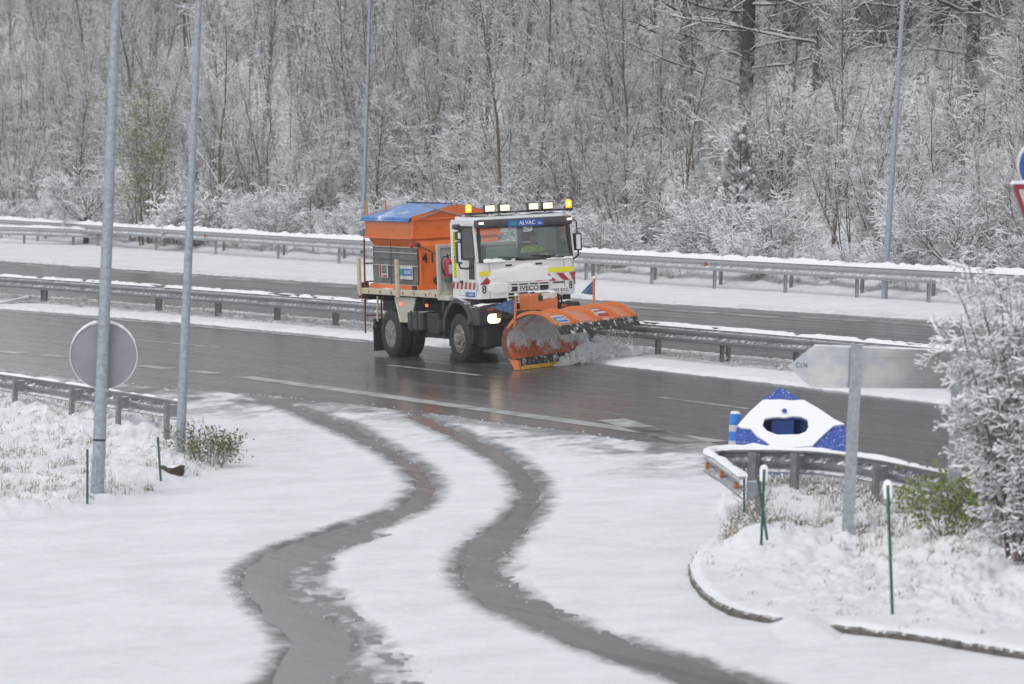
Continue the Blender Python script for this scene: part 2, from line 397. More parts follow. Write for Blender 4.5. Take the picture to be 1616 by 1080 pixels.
# tyre tracks: image row, left edge, right edge
TA = [(612,360,392),(619,378,404),(626,393,422),(649,451,487),(672,506,561),(700,571,603),(719,604,640),(742,639,672),(765,653,686),(784,648,688),(802,622,672),(821,577,636),(839,515,590),(858,458,566),(881,409,500),(904,379,456),(927,381,450),(950,397,456),(973,415,510),(997,440,548),(1020,452,560),(1043,446,550),(1080,424,528),(1130,380,500)]
TB = [(640,606,652),(648,634,664),(659,640,677),(672,669,705),(691,710,746),(710,744,793),(728,780,816),(747,801,839),(765,815,853),(784,820,856),(802,813,853),(821,799,841),(839,767,825),(858,743,811),(881,726,784),(904,722,779),(927,733,788),(950,754,826),(973,792,880),(997,850,925),(1020,905,1012),(1050,985,1110),(1080,1075,1195),(1130,1200,1350)]
PA = [(845,545,640),(858,455,580),(881,410,546),(904,372,543),(927,375,547),(950,392,565),(973,420,600),(997,440,622),(1020,450,640),(1043,450,665),(1080,430,700),(1130,400,750)]
PB = [(825,770,850),(839,742,846),(858,716,832),(881,692,822),(904,706,832),(927,733,852),(950,754,885),(973,792,930),(997,850,975),(1020,900,1045),(1050,980,1140),(1080,1070,1230),(1130,1190,1400)]
PL = [(845,440,520),(858,400,470),(881,365,415),(904,340,385),(927,345,388),(950,360,400),(973,390,420)]
def strip_d(T, x, y):
    """distance inside a strip given by image rows, positive inside"""
    L = gl([(a, r) for r, a, b in T])[::-1]; Q = gl([(b, r) for r, a, b in T])[::-1]
    xl, xr = np.interp(y, L[:, 1], L[:, 0]), np.interp(y, Q[:, 1], Q[:, 0])
    d = np.minimum(x-xl, xr-x)
    return np.where((y > L[0, 1]) & (y < L[-1, 1]), d, -9.0)

BANK = gl([(-260, 640), (0, 634), (60, 640), (150, 652), (270, 668), (330, 675), (375, 697), (386, 715), (368, 740), (300, 768), (200, 796), (100, 813), (0, 828), (-260, 850)])
def smooth_px(P, n=5):
    o = []
    for i in range(len(P)-1):
        p0, p1, p2, p3 = P[max(0, i-1)], P[i], P[i+1], P[min(len(P)-1, i+2)]
        for k in range(n):
            t_ = k/n; o.append(tuple(.5*((2*p1[c]) + (-p0[c]+p2[c])*t_ + (2*p0[c]-5*p1[c]+4*p2[c]-p3[c])*t_*t_ + (-p0[c]+3*p1[c]-3*p2[c]+p3[c])*t_**3) for c in (0, 1)))
    return o + [P[-1]]
KPX = smooth_px([(1750, 1064), (1616, 1046), (1520, 1031), (1430, 1016), (1310, 1002), (1240, 992), (1160, 978), (1112, 952), (1088, 918), (1093, 890), (1130, 855)])
ISLE = gl([(1128, 795), (1150, 782), (1200, 776), (1283, 778), (1336, 786), (1457, 810), (1560, 830), (1900, 890), (1900, 1085)] + KPX + [(1140, 838), (1128, 815)])
RP_PX = [(1176, 752), (1160, 740), (1138, 724), (1122, 716), (1119, 713.5), (1128, 711), (1160, 709.5), (1220, 709.5), (1283, 711.5), (1336, 717), (1400, 727.5), (1457, 739), (1560, 760), (1700, 790)]
LP_PX = [(-160, 572), (0, 590), (60, 598), (150, 612), (230, 624.5), (282, 633)]
RPL = np.array([gnd(a, b, .95) for a, b in RP_PX]); LPL = np.array([gnd(a, b, .95) for a, b in LP_PX])
def line_d(P, x, y, ky):
    d = np.full(np.shape(x), 1e9)
    for (ax, ay), (bx, by) in zip(P[:-1, :2], P[1:, :2]):
        ex, ey = bx-ax, (by-ay)*ky; t = np.clip(((x-ax)*ex+(y-ay)*ky*ey)/(ex*ex+ey*ey+1e-9), 0, 1)
        d = np.minimum(d, np.hypot(x-ax-t*ex, (y-ay)*ky-t*ey))
    return d
def base_z(x, y):
    return GR*np.clip(x, -45, 45)
def ground_fields(x, y):
    """(height above the road plane, slush, litter)"""
    n1, n2 = fbm(x*1.1, y*.8, 3), fbm(x*4.3, y*1.9, 5, 3)
    n3 = fbm(x*8, y*3, 9, 2); nE = fbm(x*2.6, y*.9, 15, 2)
    S = .030 + .010*n1 + .006*n2
    slush = np.zeros_like(x); lit = np.zeros_like(x)
    # fringe of the slip road snow against the carriageway
    dF = (yFr(x)-y)*PERP
    e = sst(-.14, .14, dF + .16*n1 + .12*n2)
    slush = np.maximum(slush, (dF > -.4)*(.72*sst(3.6, .1, dF)*sst(-.6, .5, n1+.3*n2+.25) + .38*sst(9, 2, dF)*sst(-.1, .6, fbm(x*.5+7, y*.25, 33)+.3*n2)))
    S = -.03 + (S+.03)*e
    # tyre tracks and half cleared patches beside them
    for T in (PA, PB):
        d = strip_d(T, x, y); k = sst(-.15, .30, d + .14*nE)
        h = .004 + .05*n2 + .02*n3
        pass
        S = S*(1-k) + np.minimum(S, h)*k
        slush = np.maximum(slush, (.62+.4*nE)*k)
    for T in (TA, TB):
        d = strip_d(T, x, y); k = sst(-.10, .03, d - .075 + .06*nE + .03*n2)
        S = S*(1-k) - .03*k
        slush = np.maximum(slush, (.85+.35*n2)*sst(-.46, .07, d))
    # carriageway, median, far carriageway, far verge
    dE = (y-pv(EDGE, x))*PERP
    k = sst(-.06, .06, dE + .10*n2 + .04*n3)
    S = np.where(dE > -1, -.03 + k*(.09 + .02*n1), S)
    yM = pv(MRAIL, x); dM = (y-yM)*PERP
    med = sst(-.55, -.25, dM + .2*n2)*sst(1.6, 1.2, dM)
    lit = np.maximum(lit, np.where(dE > 0, .42*med, 0)); slush = np.maximum(slush, np.where(dE > 0, .5*med, 0))
    S = np.where((dE > 0) & (med > 0), S + .05*med*n2, S)
    dN = dM - 1.5; dFar = (y-pv(FAR, x))*PERP - .25
    k2 = sst(-.1, .1, dN + .1*n2)*sst(.1, -.1, dFar + .12*n2)
    S = np.where(dN > -.5, S*(1-k2) - .03*k2, S)
    S = np.where(dFar > .1, .07 + .02*n1 + .012*n2, S)
    slush = np.where(dFar > -.2, np.maximum(slush*0, .35*sst(1.2, 0, dFar)), slush)
    # beyond the far rail: scrub, then the hill
    yR = pv(FRAIL, x); dR = y-yR
    S = S + np.where(dR > 1, sst(1, 6, dR)*.35*(1+n1) + .30*np.maximum(0, dR-14)*(1+.12*n1) , 0)
    lit = np.where(dR > 2, .30 + .12*n1 + .19*sst(8, 20, dR), lit); slush = np.where(dR > 2, .25, slush)
    # grass bank and island
    sd = poly_sd(BANK, x, y)
    kb = sst(-.1, .9, sd + .25*n1)
    S = np.where(sd > -.6, np.maximum(S, .03) + kb*(.20 + .07*n1 + .07*n2 + .03*n3), S)
    lit = np.where(sd > -.3, np.maximum(lit, kb*(.34 + .10*n1)), lit)
    si = poly_sd(ISLE, x, y)
    ki = sst(.05, .13, si)
    up = sst(.1, 2.2, si - .2)*sst(84, 62, y)
    S = np.where(si > -.3, S*(1-ki) + ki*(.145 + .05*n1 + up*(.07*n2 + .05*n3) + .012*n2), S)
    far_i = sst(60.0, 64.5, y)
    lit = np.where(si > 0, np.maximum(lit, ki*up*(.16 + .15*far_i)), lit); slush = np.where(si > -.15, slush*(1-ki), slush)
    gut = .45*sst(-.22, -.06, si + .06*n1)*sst(.04, -.02, si)*sst(gnd(1165, 985).y-.5, gnd(1140, 972).y, y)*sst(gnd(1150, 842).y+1, gnd(1130, 855).y, y)
    lit = np.maximum(lit, gut*(.50+.55*n2+.3*n3)); S = S*(1-gut) + gut*np.maximum(.022+.025*n2, .006)
    S = S + .30*np.exp(-(line_d(RPL, x, y, .35)/1.0)**2)*sst(.15, .9, si)*(1+.25*n2) + .25*np.exp(-(line_d(LPL[:-1], x, y, .45)/.7)**2)*sst(.0, .8, sd)*(1+.25*n2)
    # snow drifted over a stretch of the kerb
    q = gnd(1272, 997); g = np.exp(-np.abs((x-q.x)/.31)**3 - ((y-q.y)/1.1)**2); S = np.where((si < .2) & (g > .03), np.maximum(S, (.17+.03*n2)*g), S)
    return S, slush, lit
def ground_z(x, y):
    x = np.atleast_1d(np.asarray(x, float)); y = np.atleast_1d(np.asarray(y, float))
    return base_z(x, y) + np.maximum(ground_fields(x, y)[0], 0)
def gz(x, y): return float(ground_z(x, y)[0])
def onground(px, py):
    """point of the snow surface seen at this place of the photograph"""
    p = gnd(px, py)
    for _ in range(6): p = gnd(px, py, gz(p.x, p.y) - GR*p.x)
    return p

us = np.concatenate([np.linspace(-.45, -.118, 30)[:-1], np.arange(-.118, .1181, .00030), np.linspace(.118, .45, 30)[1:]])
ys = [44.0]
while ys[-1] < 300: ys.append(ys[-1] + max(.05, 1.25*ys[-1]**2/49600) * (1 if ys[-1] < 190 else 3))
ys = np.array(ys)
X = us[None, :]*ys[:, None]; Y = np.repeat(ys[:, None], len(us), 1)
S, SL, LI = ground_fields(X, Y)
V = np.stack([X, Y, base_z(X, Y)+S], -1).reshape(-1, 3)
nr, nc = X.shape
ii = (np.arange(nr-1)[:, None]*nc + np.arange(nc-1)[None, :]).ravel()
me = np_mesh('snow_ground', V, np.stack([ii, ii+1, ii+nc+1, ii+nc], -1), M['ground_snow'])
for nm, arr in (('slush', SL), ('litter', LI)):
    a = me.attributes.new(nm, 'FLOAT', 'POINT'); a.data.foreach_set('value', arr.ravel().astype(np.float32))
tag(link_mesh('snow_ground', me), kind='structure')
# coarse snowfield behind and beside the camera
gx, gy = np.meshgrid(np.linspace(-160, 160, 41), np.linspace(-140, 44.2, 30))
V = np.stack([gx, gy, base_z(gx, gy)+.03+.1*fbm(gx*.1, gy*.1, 8)*(gy < 40)], -1).reshape(-1, 3)
ii = (np.arange(29)[:, None]*41 + np.arange(40)[None, :]).ravel()
tag(link_mesh('snow_field', np_mesh('snow_field', V, np.stack([ii, ii+1, ii+42, ii+41], -1), M['snow'])), kind='structure')
# asphalt under the snow
mb = MB(); P = [(-40, 44), (40, 44), (40, 215), (-40, 215)]
mb.add([(x, y, GR*x) for x, y in P] + [(x, y, GR*x-.3) for x, y in P], [(0,1,2,3), (7,6,5,4), (0,4,5,1), (1,5,6,2), (2,6,7,3), (3,7,4,0)])
road = tag(mb.build('highway', M['asphalt']), kind='structure')

# ------------------------------------------------------------------ painted markings
def line_strip(mb, f, x0, x1, width, lift=.004, n=None):
    n = n or max(2, int(abs(x1-x0)/.6)+1); P = []
    for x in np.linspace(x0, x1, n):
        sl_ = np.polyval(np.polyder(f), x); nx, ny = Vector((-sl_, 1, 0)).normalized()[:2]
        y = np.polyval(f, x)
        for s in (-.5, .5): P.append((x+nx*width*s, y+ny*width*s, GR*(x+nx*width*s)+lift))
    mb.add(P, [(2*i, 2*i+2, 2*i+3, 2*i+1) for i in range(n-1)])
def px_dashes(name, pts, length, width, parent=road):
    """dashes of a broken line centred on these places"""
    mb = MB(); Q = gl(pts); f = np.polyfit(Q[:, 0], Q[:, 1], 1)
    for q in Q:
        g = np.array([f[0], q[1]-f[0]*q[0]]); hx = length*.5*PERP
        line_strip(mb, g, q[0]-hx, q[0]+hx, width, n=2)
    return mb.build(name, M['paint_line'], parent, fix=False)
mb = MB()
for a, b in (((130, 529), (346, 549)), ((613, 577), (757, 592.5)), ((1041, 627), (1181, 646)), ((-300, 490), (-90, 510)), ((1500, 690), (1660, 712))):
    x0, x1 = gnd(*a).x, gnd(*b).x; line_strip(mb, LANE, x0, x1, .13)
mb.build('lane_marking', M['paint_line'], road, fix=False)
mb = MB(); line_strip(mb, EDGE - np.array([0, 0, 1.15]), -24, -3.4, .18); mb.build('edge_marking', M['paint_line'], road, fix=False)
mb = MB(); line_strip(mb, WIDE, gnd(385, 596).x, gnd(1135, 699).x, .38); mb.build('wide_marking', M['paint_line'], road, fix=False)
px_dashes('merge_marking', [(15, 556), (87, 562), (244, 580), (324, 588), (-70, 549)], 1.9, .38)
px_dashes('far_marking', [(52, 419), (133, 424), (215, 430), (293, 435), (372, 441), (454, 446.6), (535, 452.5), (1013, 486), (1104, 492.5), (1191, 499), (-40, 413)], 2.4, .35)
px_dashes('chevron_marking', [(1075, 694), (1030, 681)], 3.2, .5)
mb = MB(); line_strip(mb, FAR - np.array([0, 0, 1.6/PERP*.5]), gnd(1264, 505).x, gnd(1700, 534).x, .3); mb.build('far_edge_marking', M['paint_line'], road, fix=False)

# ------------------------------------------------------------------ kerb of the right island
def kerb_run(px):
    Q = [gnd(*p) for p in px]; pts = []
    for a, b in zip(Q, Q[1:]):
        k = max(2, int((b-a).length/.25))
        pts += [a.lerp(b, i/k) for i in range(k)]
    pts.append(Q[-1]); mb = MB(); vs = []
    random.seed(4)
    for i, p in enumerate(pts):
        d = (pts[min(i+1, len(pts)-1)]-pts[max(i-1, 0)]); n = Vector((-d.y, d.x, 0)).normalized()
        j = random.uniform(-.012, .012)
        for o, z in ((0, -.06), (.0+j, .085+j), (-.02+j, .11+j), (-.14, .11), (-.14, -.06)): vs.append(p + n*(-o) + Vector((0, 0, z)))
    m = len(pts); fs = [(i*5+k, i*5+(k+1) % 5, (i+1)*5+(k+1) % 5, (i+1)*5+k) for i in range(m-1) for k in range(5)]
    fs += [(0, 1, 2, 3, 4), tuple((m-1)*5+k for k in (4, 3, 2, 1, 0))]
    mb.add(vs, fs); return mb
kb = kerb_run(KPX[::-1]).build('kerb', M['kerb']); tag(kb, kind='structure')

# ------------------------------------------------------------------ guardrails
WPROF = [(0, .315), (.0, .29), (.03, .275), (.078, .255), (.082, .225), (.03, .185), (0, .165), (0, .145), (.03, .125), (.082, .085), (.078, .055), (.03, .035), (0, .02), (0, 0)]
def resample(path, step):
    P = [Vector(p) for p in path]; L = [0]
    for a, b in zip(P, P[1:]): L.append(L[-1] + (b-a).length)
    out_ = []; n = max(2, int(L[-1]/step)+1)
    for s in np.linspace(0, L[-1], n):
        i = min(len(P)-2, max(0, int(np.searchsorted(L, s)-1))); out_.append(P[i].lerp(P[i+1], (s-L[i])/max(1e-6, L[i+1]-L[i])))
    return out_
def nrm(pts, i):
    d = pts[min(i+1, len(pts)-1)] - pts[max(i-1, 0)]; return Vector((-d.y, d.x, 0)).normalized()
def beam_mesh(path, side, z0, off=0.0):
    """W profile swept along path, bulging to side (+1 = left of travel)"""
    pts = resample(path, .5); k = len(WPROF); vs = []
    for i, p in enumerate(pts):
        n = nrm(pts, i)*side
        vs += [p + n*(off+o) + Vector((0, 0, z0+z)) for o, z in WPROF]
        vs += [p + n*(off+o-.006) + Vector((0, 0, z0+z)) for o, z in WPROF]
    K = 2*k; fs = []
    for i in range(len(pts)-1):
        for j in range(k-1):
            a, b = i*K, (i+1)*K
            fs.append((a+j, a+j+1, b+j+1, b+j)); fs.append((a+k+j, b+k+j, b+k+j+1, a+k+j+1))
        fs += [(a, b, b+k, a+k), (a+k-1, a+2*k-1, b+2*k-1, b+k-1)]
    return MB().add(vs, fs)
def snow_cap(path, wid, hgt, z, seed, off=0.0, side=1, step=.12, gaps=0.0, mat_=None):
    """lumpy ridge of snow along path"""
    pts = resample(path, step); vs = []; n_ = 7
    s = np.arange(len(pts))*step
    a = fbm(s*1.3, s*0+seed, seed, 4); b_ = fbm(s*5, s*0+seed+3, seed+1, 3)
    for i, p in enumerate(pts):
        n = nrm(pts, i)*side
        amp = max(.03, 1 + .45*a[i] + .35*b_[i] - gaps*max(0, -a[i]*2.2-.1)); amp = min(amp, 1.6)
        ww, hh = wid*(.6+.4*min(1, amp)), hgt*amp
        for q in range(n_):
            t_ = math.pi*q/(n_-1)
            vs.append(p + n*(off + ww*.5*math.cos(t_)) + Vector((0, 0, z + hh*math.sin(t_)**.8 - .004)))
    fs = [(i*n_+q, (i+1)*n_+q, (i+1)*n_+q+1, i*n_+q+1) for i in range(len(pts)-1) for q in range(n_-1)]
    fs += [(i*n_, i*n_+n_-1, (i+1)*n_+n_-1, (i+1)*n_) for i in range(len(pts)-1)]
    fs += [tuple(range(n_)), tuple((len(pts)-1)*n_+q for q in range(n_-1, -1, -1))]
    return MB().add(vs, fs)
def post_mb(w_=.10, d_=.06, top=.72, lip=True):
    mb = MB()
    mb.box(-w_/2, w_/2, -.006, .006, -.25, top); mb.box(-w_/2, -w_/2+.008, .006, d_, -.25, top); mb.box(w_/2-.008, w_/2, .006, d_, -.25, top)
    return mb
def rail(name, label, path, side, mats, posts, top=.75, cap=(.14, .05, 0.0), post_off=-.16, group=None, double=False, reflectors=(), spacer=True, seed=1, lower=False, post_top=None, post_w=.10, facing=1):
    """a guardrail: an Empty on the ground, W beam(s), posts, spacers, snow"""
    p0 = Vector(path[0]); root = empty(name, p0); tag(root, label, 'guardrail', group)
    L = [Vector(p)-p0 for p in path]
    beam_mesh(L, side, top-.315).build('beam', mats[0], root, smooth=True)
    if double: beam_mesh(L, -side, top-.315, .34).build('beam', mats[0], root, smooth=True)
    if lower: beam_mesh(L, side, top-.315-.40).build('lower_beam', mats[0], root, smooth=True)
    pts = resample(L, .25)
    pm = post_mb(w_=post_w, top=post_top or top-.03).build('post', mats[1], root)
    sm = MB().box(-.05, .05, 0, abs(post_off)-.06, top-.26, top-.06).build('spacer', mats[0], root) if spacer else None
    first = True
    for q in posts:
        q = Vector(q)-p0; i = min(range(len(pts)), key=lambda k: (pts[k].xy-q.xy).length)
        n = nrm(pts, i)*side; c = pts[i] + n*post_off; ang = math.atan2(n.y, n.x) - math.pi/2
        o = pm if first else pm.copy()
        if not first: COL.objects.link(o)
        o.location = c; o.rotation_euler = (0, 0, ang)
        if sm:
            b_ = sm if first else sm.copy()
            if not first: COL.objects.link(b_)
            b_.location = c + n*.03; b_.rotation_euler = (0, 0, ang)
        first = False
    snow_cap(L, cap[0], cap[1], top, seed, .03, side, gaps=cap[2]).build('snow_cap', M['snow'], root, smooth=True)
    for q in reflectors:
        q = Vector(q)-p0; i = min(range(len(pts)), key=lambda k: (pts[k].xy-q.xy).length); n = nrm(pts, i)*side
        c = pts[i] + n*.035 + Vector((0, 0, top-.155)); tvec = Vector((-n.y, n.x, 0))
        mb = MB(); vs = []
        for k in range(8):
            a = math.pi*2*k/8
            vs.append(c + tvec*.05*math.cos(a) + Vector((0, 0, .045*math.sin(a))))
        vs += [v + n*.05 for v in vs]
        mb.add(vs, [tuple(range(8)), tuple(range(15, 7, -1))] + [(k, (k+1) % 8, 8+(k+1) % 8, 8+k) for k in range(8)])
        mb.build('reflector', M['reflector'], root)
    return root
def on(f, x, dy=0.0, dz=0.0):
    y = float(np.polyval(f, x)) + dy; return Vector((x, y, GR*x + dz))
xs_ = np.linspace(-34, 22, 60)
# far rail, its posts where the photograph shows them, continued at 4 m outside the frame
fx = [gnd(*p).x for p in [(-80, 372), (0, 379), (55, 384), (147, 392), (240, 399), (335, 405), (432, 412), (529, 418), (625, 426), (722, 433), (820, 440), (920, 447), (1020, 455), (1123, 461), (1232, 467), (1346, 474), (1458, 481), (1575, 489), (1690, 497)]]
rail('guardrail', 'long snow topped guardrail on pale posts between the far lanes and the trees', [on(FRAIL, x, dz=.06) for x in xs_], -1, (M['rail_pale'], M['post_pale']), [on(FRAIL, x) for x in fx], top=.80, cap=(.26, .13, .05), post_off=-.16, seed=3, reflectors=[on(FRAIL, gnd(325, 404).x), on(FRAIL, gnd(1112, 460).x), on(FRAIL, gnd(1563, 488).x)], group='guardrails of the highway')
rail('guardrail', 'second guardrail close behind the far snow topped one with darker posts', [on(FRAIL, x, 2.6, .06) for x in xs_], 1, (M['rail_pale'], M['post_steel']), [on(FRAIL, x+.42, 2.6) for x in fx], top=.70, cap=(.22, .10, .1), seed=11, group='guardrails of the highway')
p_ = [gnd(-120, 410) + Vector((0, 16, .1)), gnd(0, 400) + Vector((0, 8, .1)), gnd(90, 397) + Vector((0, 5, .06)), gnd(150, 396) + Vector((0, 3.5, .03)), gnd(196, 399) + Vector((0, 2.4, 0))]
rail('guardrail', 'short snowy rail end bending down behind the far guardrail, leftmost of all', p_, -1, (M['rail_pale'], M['post_pale']), [p_[1], p_[2], p_[3]], top=.62, cap=(.2, .09, .1), seed=17, group='guardrails of the highway')
# median: two rails back to back
mx = [gnd(*p).x for p in [(-35, 473), (58, 480), (149, 488), (240, 494), (334, 502), (427, 511), (518, 520), (612, 529), (710, 538), (815, 547), (925, 557), (1028, 566), (1133, 577), (1242, 588), (1360, 600), (1480, 613)]]
rail('guardrail', 'grey median guardrail behind the truck with patchy snow along its top', [on(MRAIL, x, dz=.02) for x in np.linspace(-30, 14, 45)], -1, (M['rail_steel'], M['post_steel']), [on(MRAIL, x) for x in mx], top=.70, cap=(.16, .07, .9), seed=23, group='guardrails of the highway')
rail('guardrail', 'dark median guardrail facing the far lanes, back to back with the nearer one', [on(MRAIL, x, 1.1, .02) for x in np.linspace(-30, 14, 45)], 1, (M['post_steel'], M['post_steel']), [on(MRAIL, x+.3, 1.1) for x in mx], top=.69, cap=(.11, .03, 1.3), seed=29, group='guardrails of the highway')
# left foreground rail, seen from behind
def topbase(px, py, h): return gnd(px, py, h)          # ground point below a rail top seen at this place
def lowered(P, h, extra=0.0): return Vector((P.x, P.y, GR*P.x + extra))
lp = [topbase(x, y, .95) for x, y in [(-160, 572), (0, 590), (60, 598), (150, 612), (230, 624.5), (282, 633)]]
lp = [lowered(p, 0, .2) for p in lp]
lq = [lowered(topbase(x, y, .93), 0, .2) for x, y in [(-40, 584), (43, 597), (120, 611), (190, 624), (259, 638)]]
rail('guardrail', 'short guardrail seen from behind beside the two lamp posts and the round sign', lp, 1, (M['rail_steel'], M['post_steel']), lq, top=.75, cap=(.10, .035, .9), post_off=-.22, seed=31, post_w=.12, group='guardrails of the highway')
# right foreground rail: wraps round the nose of the island
rp = [lowered(topbase(x, y, .95), 0, .2) for x, y in [(1176, 752), (1160, 740), (1138, 724), (1122, 716), (1119, 713.5), (1128, 711), (1160, 709.5), (1220, 709.5), (1283, 711.5), (1336, 717), (1400, 727.5), (1457, 739), (1560, 760), (1700, 790)]]
rq = [lowered(topbase(x, y, .95), 0, .2) for x, y in [(1186, 757), (1178, 711), (1258, 712), (1403, 729), (1545, 757)]]
rail('guardrail', 'guardrail wrapping round the island tip under the blue divider, orange reflectors at its curved end', rp, 1, (M['rail_steel'], M['post_steel']), rq, top=.75, cap=(.13, .05, .5), post_off=-.20, seed=37, post_w=.12, group='guardrails of the highway', reflectors=[rp[0].lerp(rp[1], .5), rp[1].lerp(rp[2], .6), rp[3]])

# ------------------------------------------------------------------ lamp posts
def lamp_post(px, py, tx, ty, rb, label, length=10.5, base=True, armdir=(-.4, .9)):
    p = onground(px, py); p.z -= .1
    top = at(tx, ty, p.y); d = (top-p).normalized()
    root = empty('lamp_post', p); tag(root, label, 'lamp post', 'lamp posts')
    mb = MB(); mb.tube([d*(length*i/8) for i in range(9)], [rb*(1-.5*i/8) for i in range(9)], 12); mb.build('pole', M['pole'], root, smooth=True)
    e = d*length; a = Vector((armdir[0], armdir[1], .18))
    mb = MB(); mb.tube([e - d*.3, e + a*.25 + d*.1, e + a*.9 + d*.15, e + a*1.6 + d*.15], [rb*.5, rb*.45, rb*.4, rb*.35], 8); mb.build('arm', M['pole'], root, smooth=True)
    c = e + a*1.9 + d*.13
    mb = MB().box(-.16, .16, -.35, .35, -.07, .07); h = mb.build('lamp_head', M['galv'], root, bevel=.05)
    h.location = c; h.rotation_euler = (0, 0, math.atan2(a.y, a.x)-math.pi/2)
    return root, p, d
la, pa, da = lamp_post(153, 792, 183.5, 0, .101, 'thick lamp post carrying the round sign, nearest on the left')
mb = MB(); mb.tube([da*1.00, da*1.03], [.0985, .0985], 14); mb.build('band', M['black'], la, smooth=True)
mb = MB(); mb.box(-.085, .0, -.110, -.07, .35, .75); mb.build('service_door', M['pole'], la, bevel=.01)
lb, pb, db = lamp_post(284, 718, 314, 0, .079, 'slimmer lamp post at the end of the short left guardrail beside a green shrub')
lc, pc, dc = lamp_post(572, 395, 584, 0, .082, 'distant lamp post rising behind the back of the truck')
ld, pd, dd = lamp_post(1395, 472, 1425, 0, .085, 'distant lamp post behind the far guardrail, above the direction panel')
# round sign seen from behind, clamped to the lamp post
c = at(163.5, 561, pa.y + .14)
root = empty('round_sign', c); tag(root, 'grey back of a round sign, snow on its rim, on the thick lamp post', 'road sign')
rs = .50
mb = MB(); mb.lathe([(0, .0), (rs-.012, .0), (rs-.012, .02), (0, .02)], (0, 0, 0), 'Y', 48); mb.build('plate', M['sign_back'], root)
mb = MB(); mb.lathe([(rs-.012, -.02), (rs, -.02), (rs, .03), (rs-.012, .03)], (0, 0, 0), 'Y', 48, closed=True); mb.build('rim', M['white_sign'], root)
mb = MB(); mb.lathe([(0, .021), (rs-.02, .021), (rs-.02, .025), (0, .025)], (0, 0, 0), 'Y', 48); mb.build('face', M['white_sign'], root)
pts = [Vector((rs*math.sin(a), .0, rs*math.cos(a))) for a in np.linspace(-1.25, 1.15, 24)]
mb = MB(); mb.tube(pts, [.006+.018*math.sin(math.pi*i/23)*(1+.3*math.sin(i*2.3)) for i in range(24)], 8); mb.build('snow_cap', M['snow'], root, smooth=True)
for z in (.49, -.50):
    mb = MB(); mb.lathe([(.086, -.03), (.094, -.03), (.094, .03), (.086, .03)], (-.01*z*2, -.14, z), 'Z', 20, closed=True); mb.box(-.03, .03, -.05, .0, z-.03, z+.03)
    mb.build('clamp', M['galv'], root)

# ------------------------------------------------------------------ direction panel from behind
pb_ = onground(1337, 838); Yp = pb_.y
root = empty('direction_panel', pb_); tag(root, 'zinc back of an arrow shaped direction panel on steel posts, left of the snowy bush', 'road sign')
def rel(px, py, dy=.0): return at(px, py, Yp+dy) - pb_
A_ = [rel(*q, .14) for q in [(1243, 578), (1285, 545), (1475, 552), (1505, 553.5), (1503, 614), (1280, 612)]]
nA = Vector((0, -1, 0)); vs = A_ + [v + Vector((0, .03, 0)) for v in A_]; k = len(A_)
MB().add(vs, [tuple(range(k)), tuple(range(2*k-1, k-1, -1))] + [(i, (i+1) % k, k+(i+1) % k, k+i) for i in range(k)]).build('panel', M['alu_panel'], root, bevel=.004)
def ipost(px0, py0, px1, py1, name):
    a, b = rel(px0, py0)+Vector((0, 0, -.25)), rel(px1, py1); d = b-a
    mb = MB()
    Mx = Matrix.Translation(a) @ Vector((0, 0, 1)).rotation_difference(d.normalized()).to_matrix().to_4x4(); L = d.length
    mb.box(-.068, .068, -.07, -.06, 0, L, M=Mx); mb.box(-.068, .068, .06, .07, 0, L, M=Mx); mb.box(-.004, .004, -.06, .06, 0, L, M=Mx)
    mb.box(-.068, -.061, -.06, .06, 0, L, M=Mx); mb.box(.061, .068, -.06, .06, 0, L, M=Mx)
    return mb.build(name, M['galv'], root)
ipost(1337, 838, 1352.5, 546, 'post'); ipost(1500, 858, 1513, 556, 'post')
for f_ in (.18, .82):
    a, b = A_[1].lerp(A_[5], f_), A_[3].lerp(A_[4], f_)
    Mx = Matrix.Translation((a+b)/2) @ Vector((1, 0, 0)).rotation_difference((b-a).normalized()).to_matrix().to_4x4(); L = (b-a).length/2
    MB().box(-L*.98, L*.98, -.022, -.002, -.018, .018, M=Mx).build('stiffener', M['alu_panel'], root)
text_mesh('lettering', 'C.I.N', .085, (1, 0, -.03), (0.03, 0, 1), rel(1265, 577, .136), M['black_letter'], root, .001, stretch=.8)
snow_cap([A_[1]+Vector((0, .015, 0)), A_[3]+Vector((0, .015, 0))], .035, .014, 0, 41, step=.05).build('snow_cap', M['snow'], root, smooth=True)

# ------------------------------------------------------------------ signs at the right edge
Yr = 60.0
post = Vector((at(1640, 300, Yr).x, Yr, 0)); post.z = gz(post.x, post.y) - .2
yaw = R(42)
def sign_root(name, label, cx, cy):
    c = at(cx, cy, Yr-.06); r = empty(name, c, yaw); tag(r, label, 'road sign'); return r
r_ = empty('sign_post', post); tag(r_, 'steel post just outside the picture carrying the yield sign and the blue round sign', 'post')
mb = MB(); mb.box(-.04, .04, -.02, .02, 0, 6.2); mb.build('tube', M['galv'], r_, bevel=.008)
r_ = sign_root('round_sign', 'blue round road sign with pale rim above the yield sign at the right edge', 1629, 262)
mb = MB(); mb.lathe([(0, 0), (.245, 0), (.245, .02), (0, .02)], (0, 0, 0), 'Y', 40); mb.build('rim', M['white_sign'], r_)
mb = MB(); mb.lathe([(0, -.004), (.225, -.004), (.225, .0), (0, .0)], (0, 0, 0), 'Y', 40); mb.build('face', M['blue_sign'], r_)
mb = MB(); mb.tube([Vector((.25*math.sin(a), .01, .25*math.cos(a))) for a in np.linspace(-1.2, 1.2, 16)], [.004+.012*math.sin(math.pi*i/15) for i in range(16)], 6); mb.build('snow_cap', M['snow'], r_, smooth=True)
r_ = sign_root('yield_sign', 'red bordered yield triangle with a strip of snow on top at the right edge', 1637, 326)
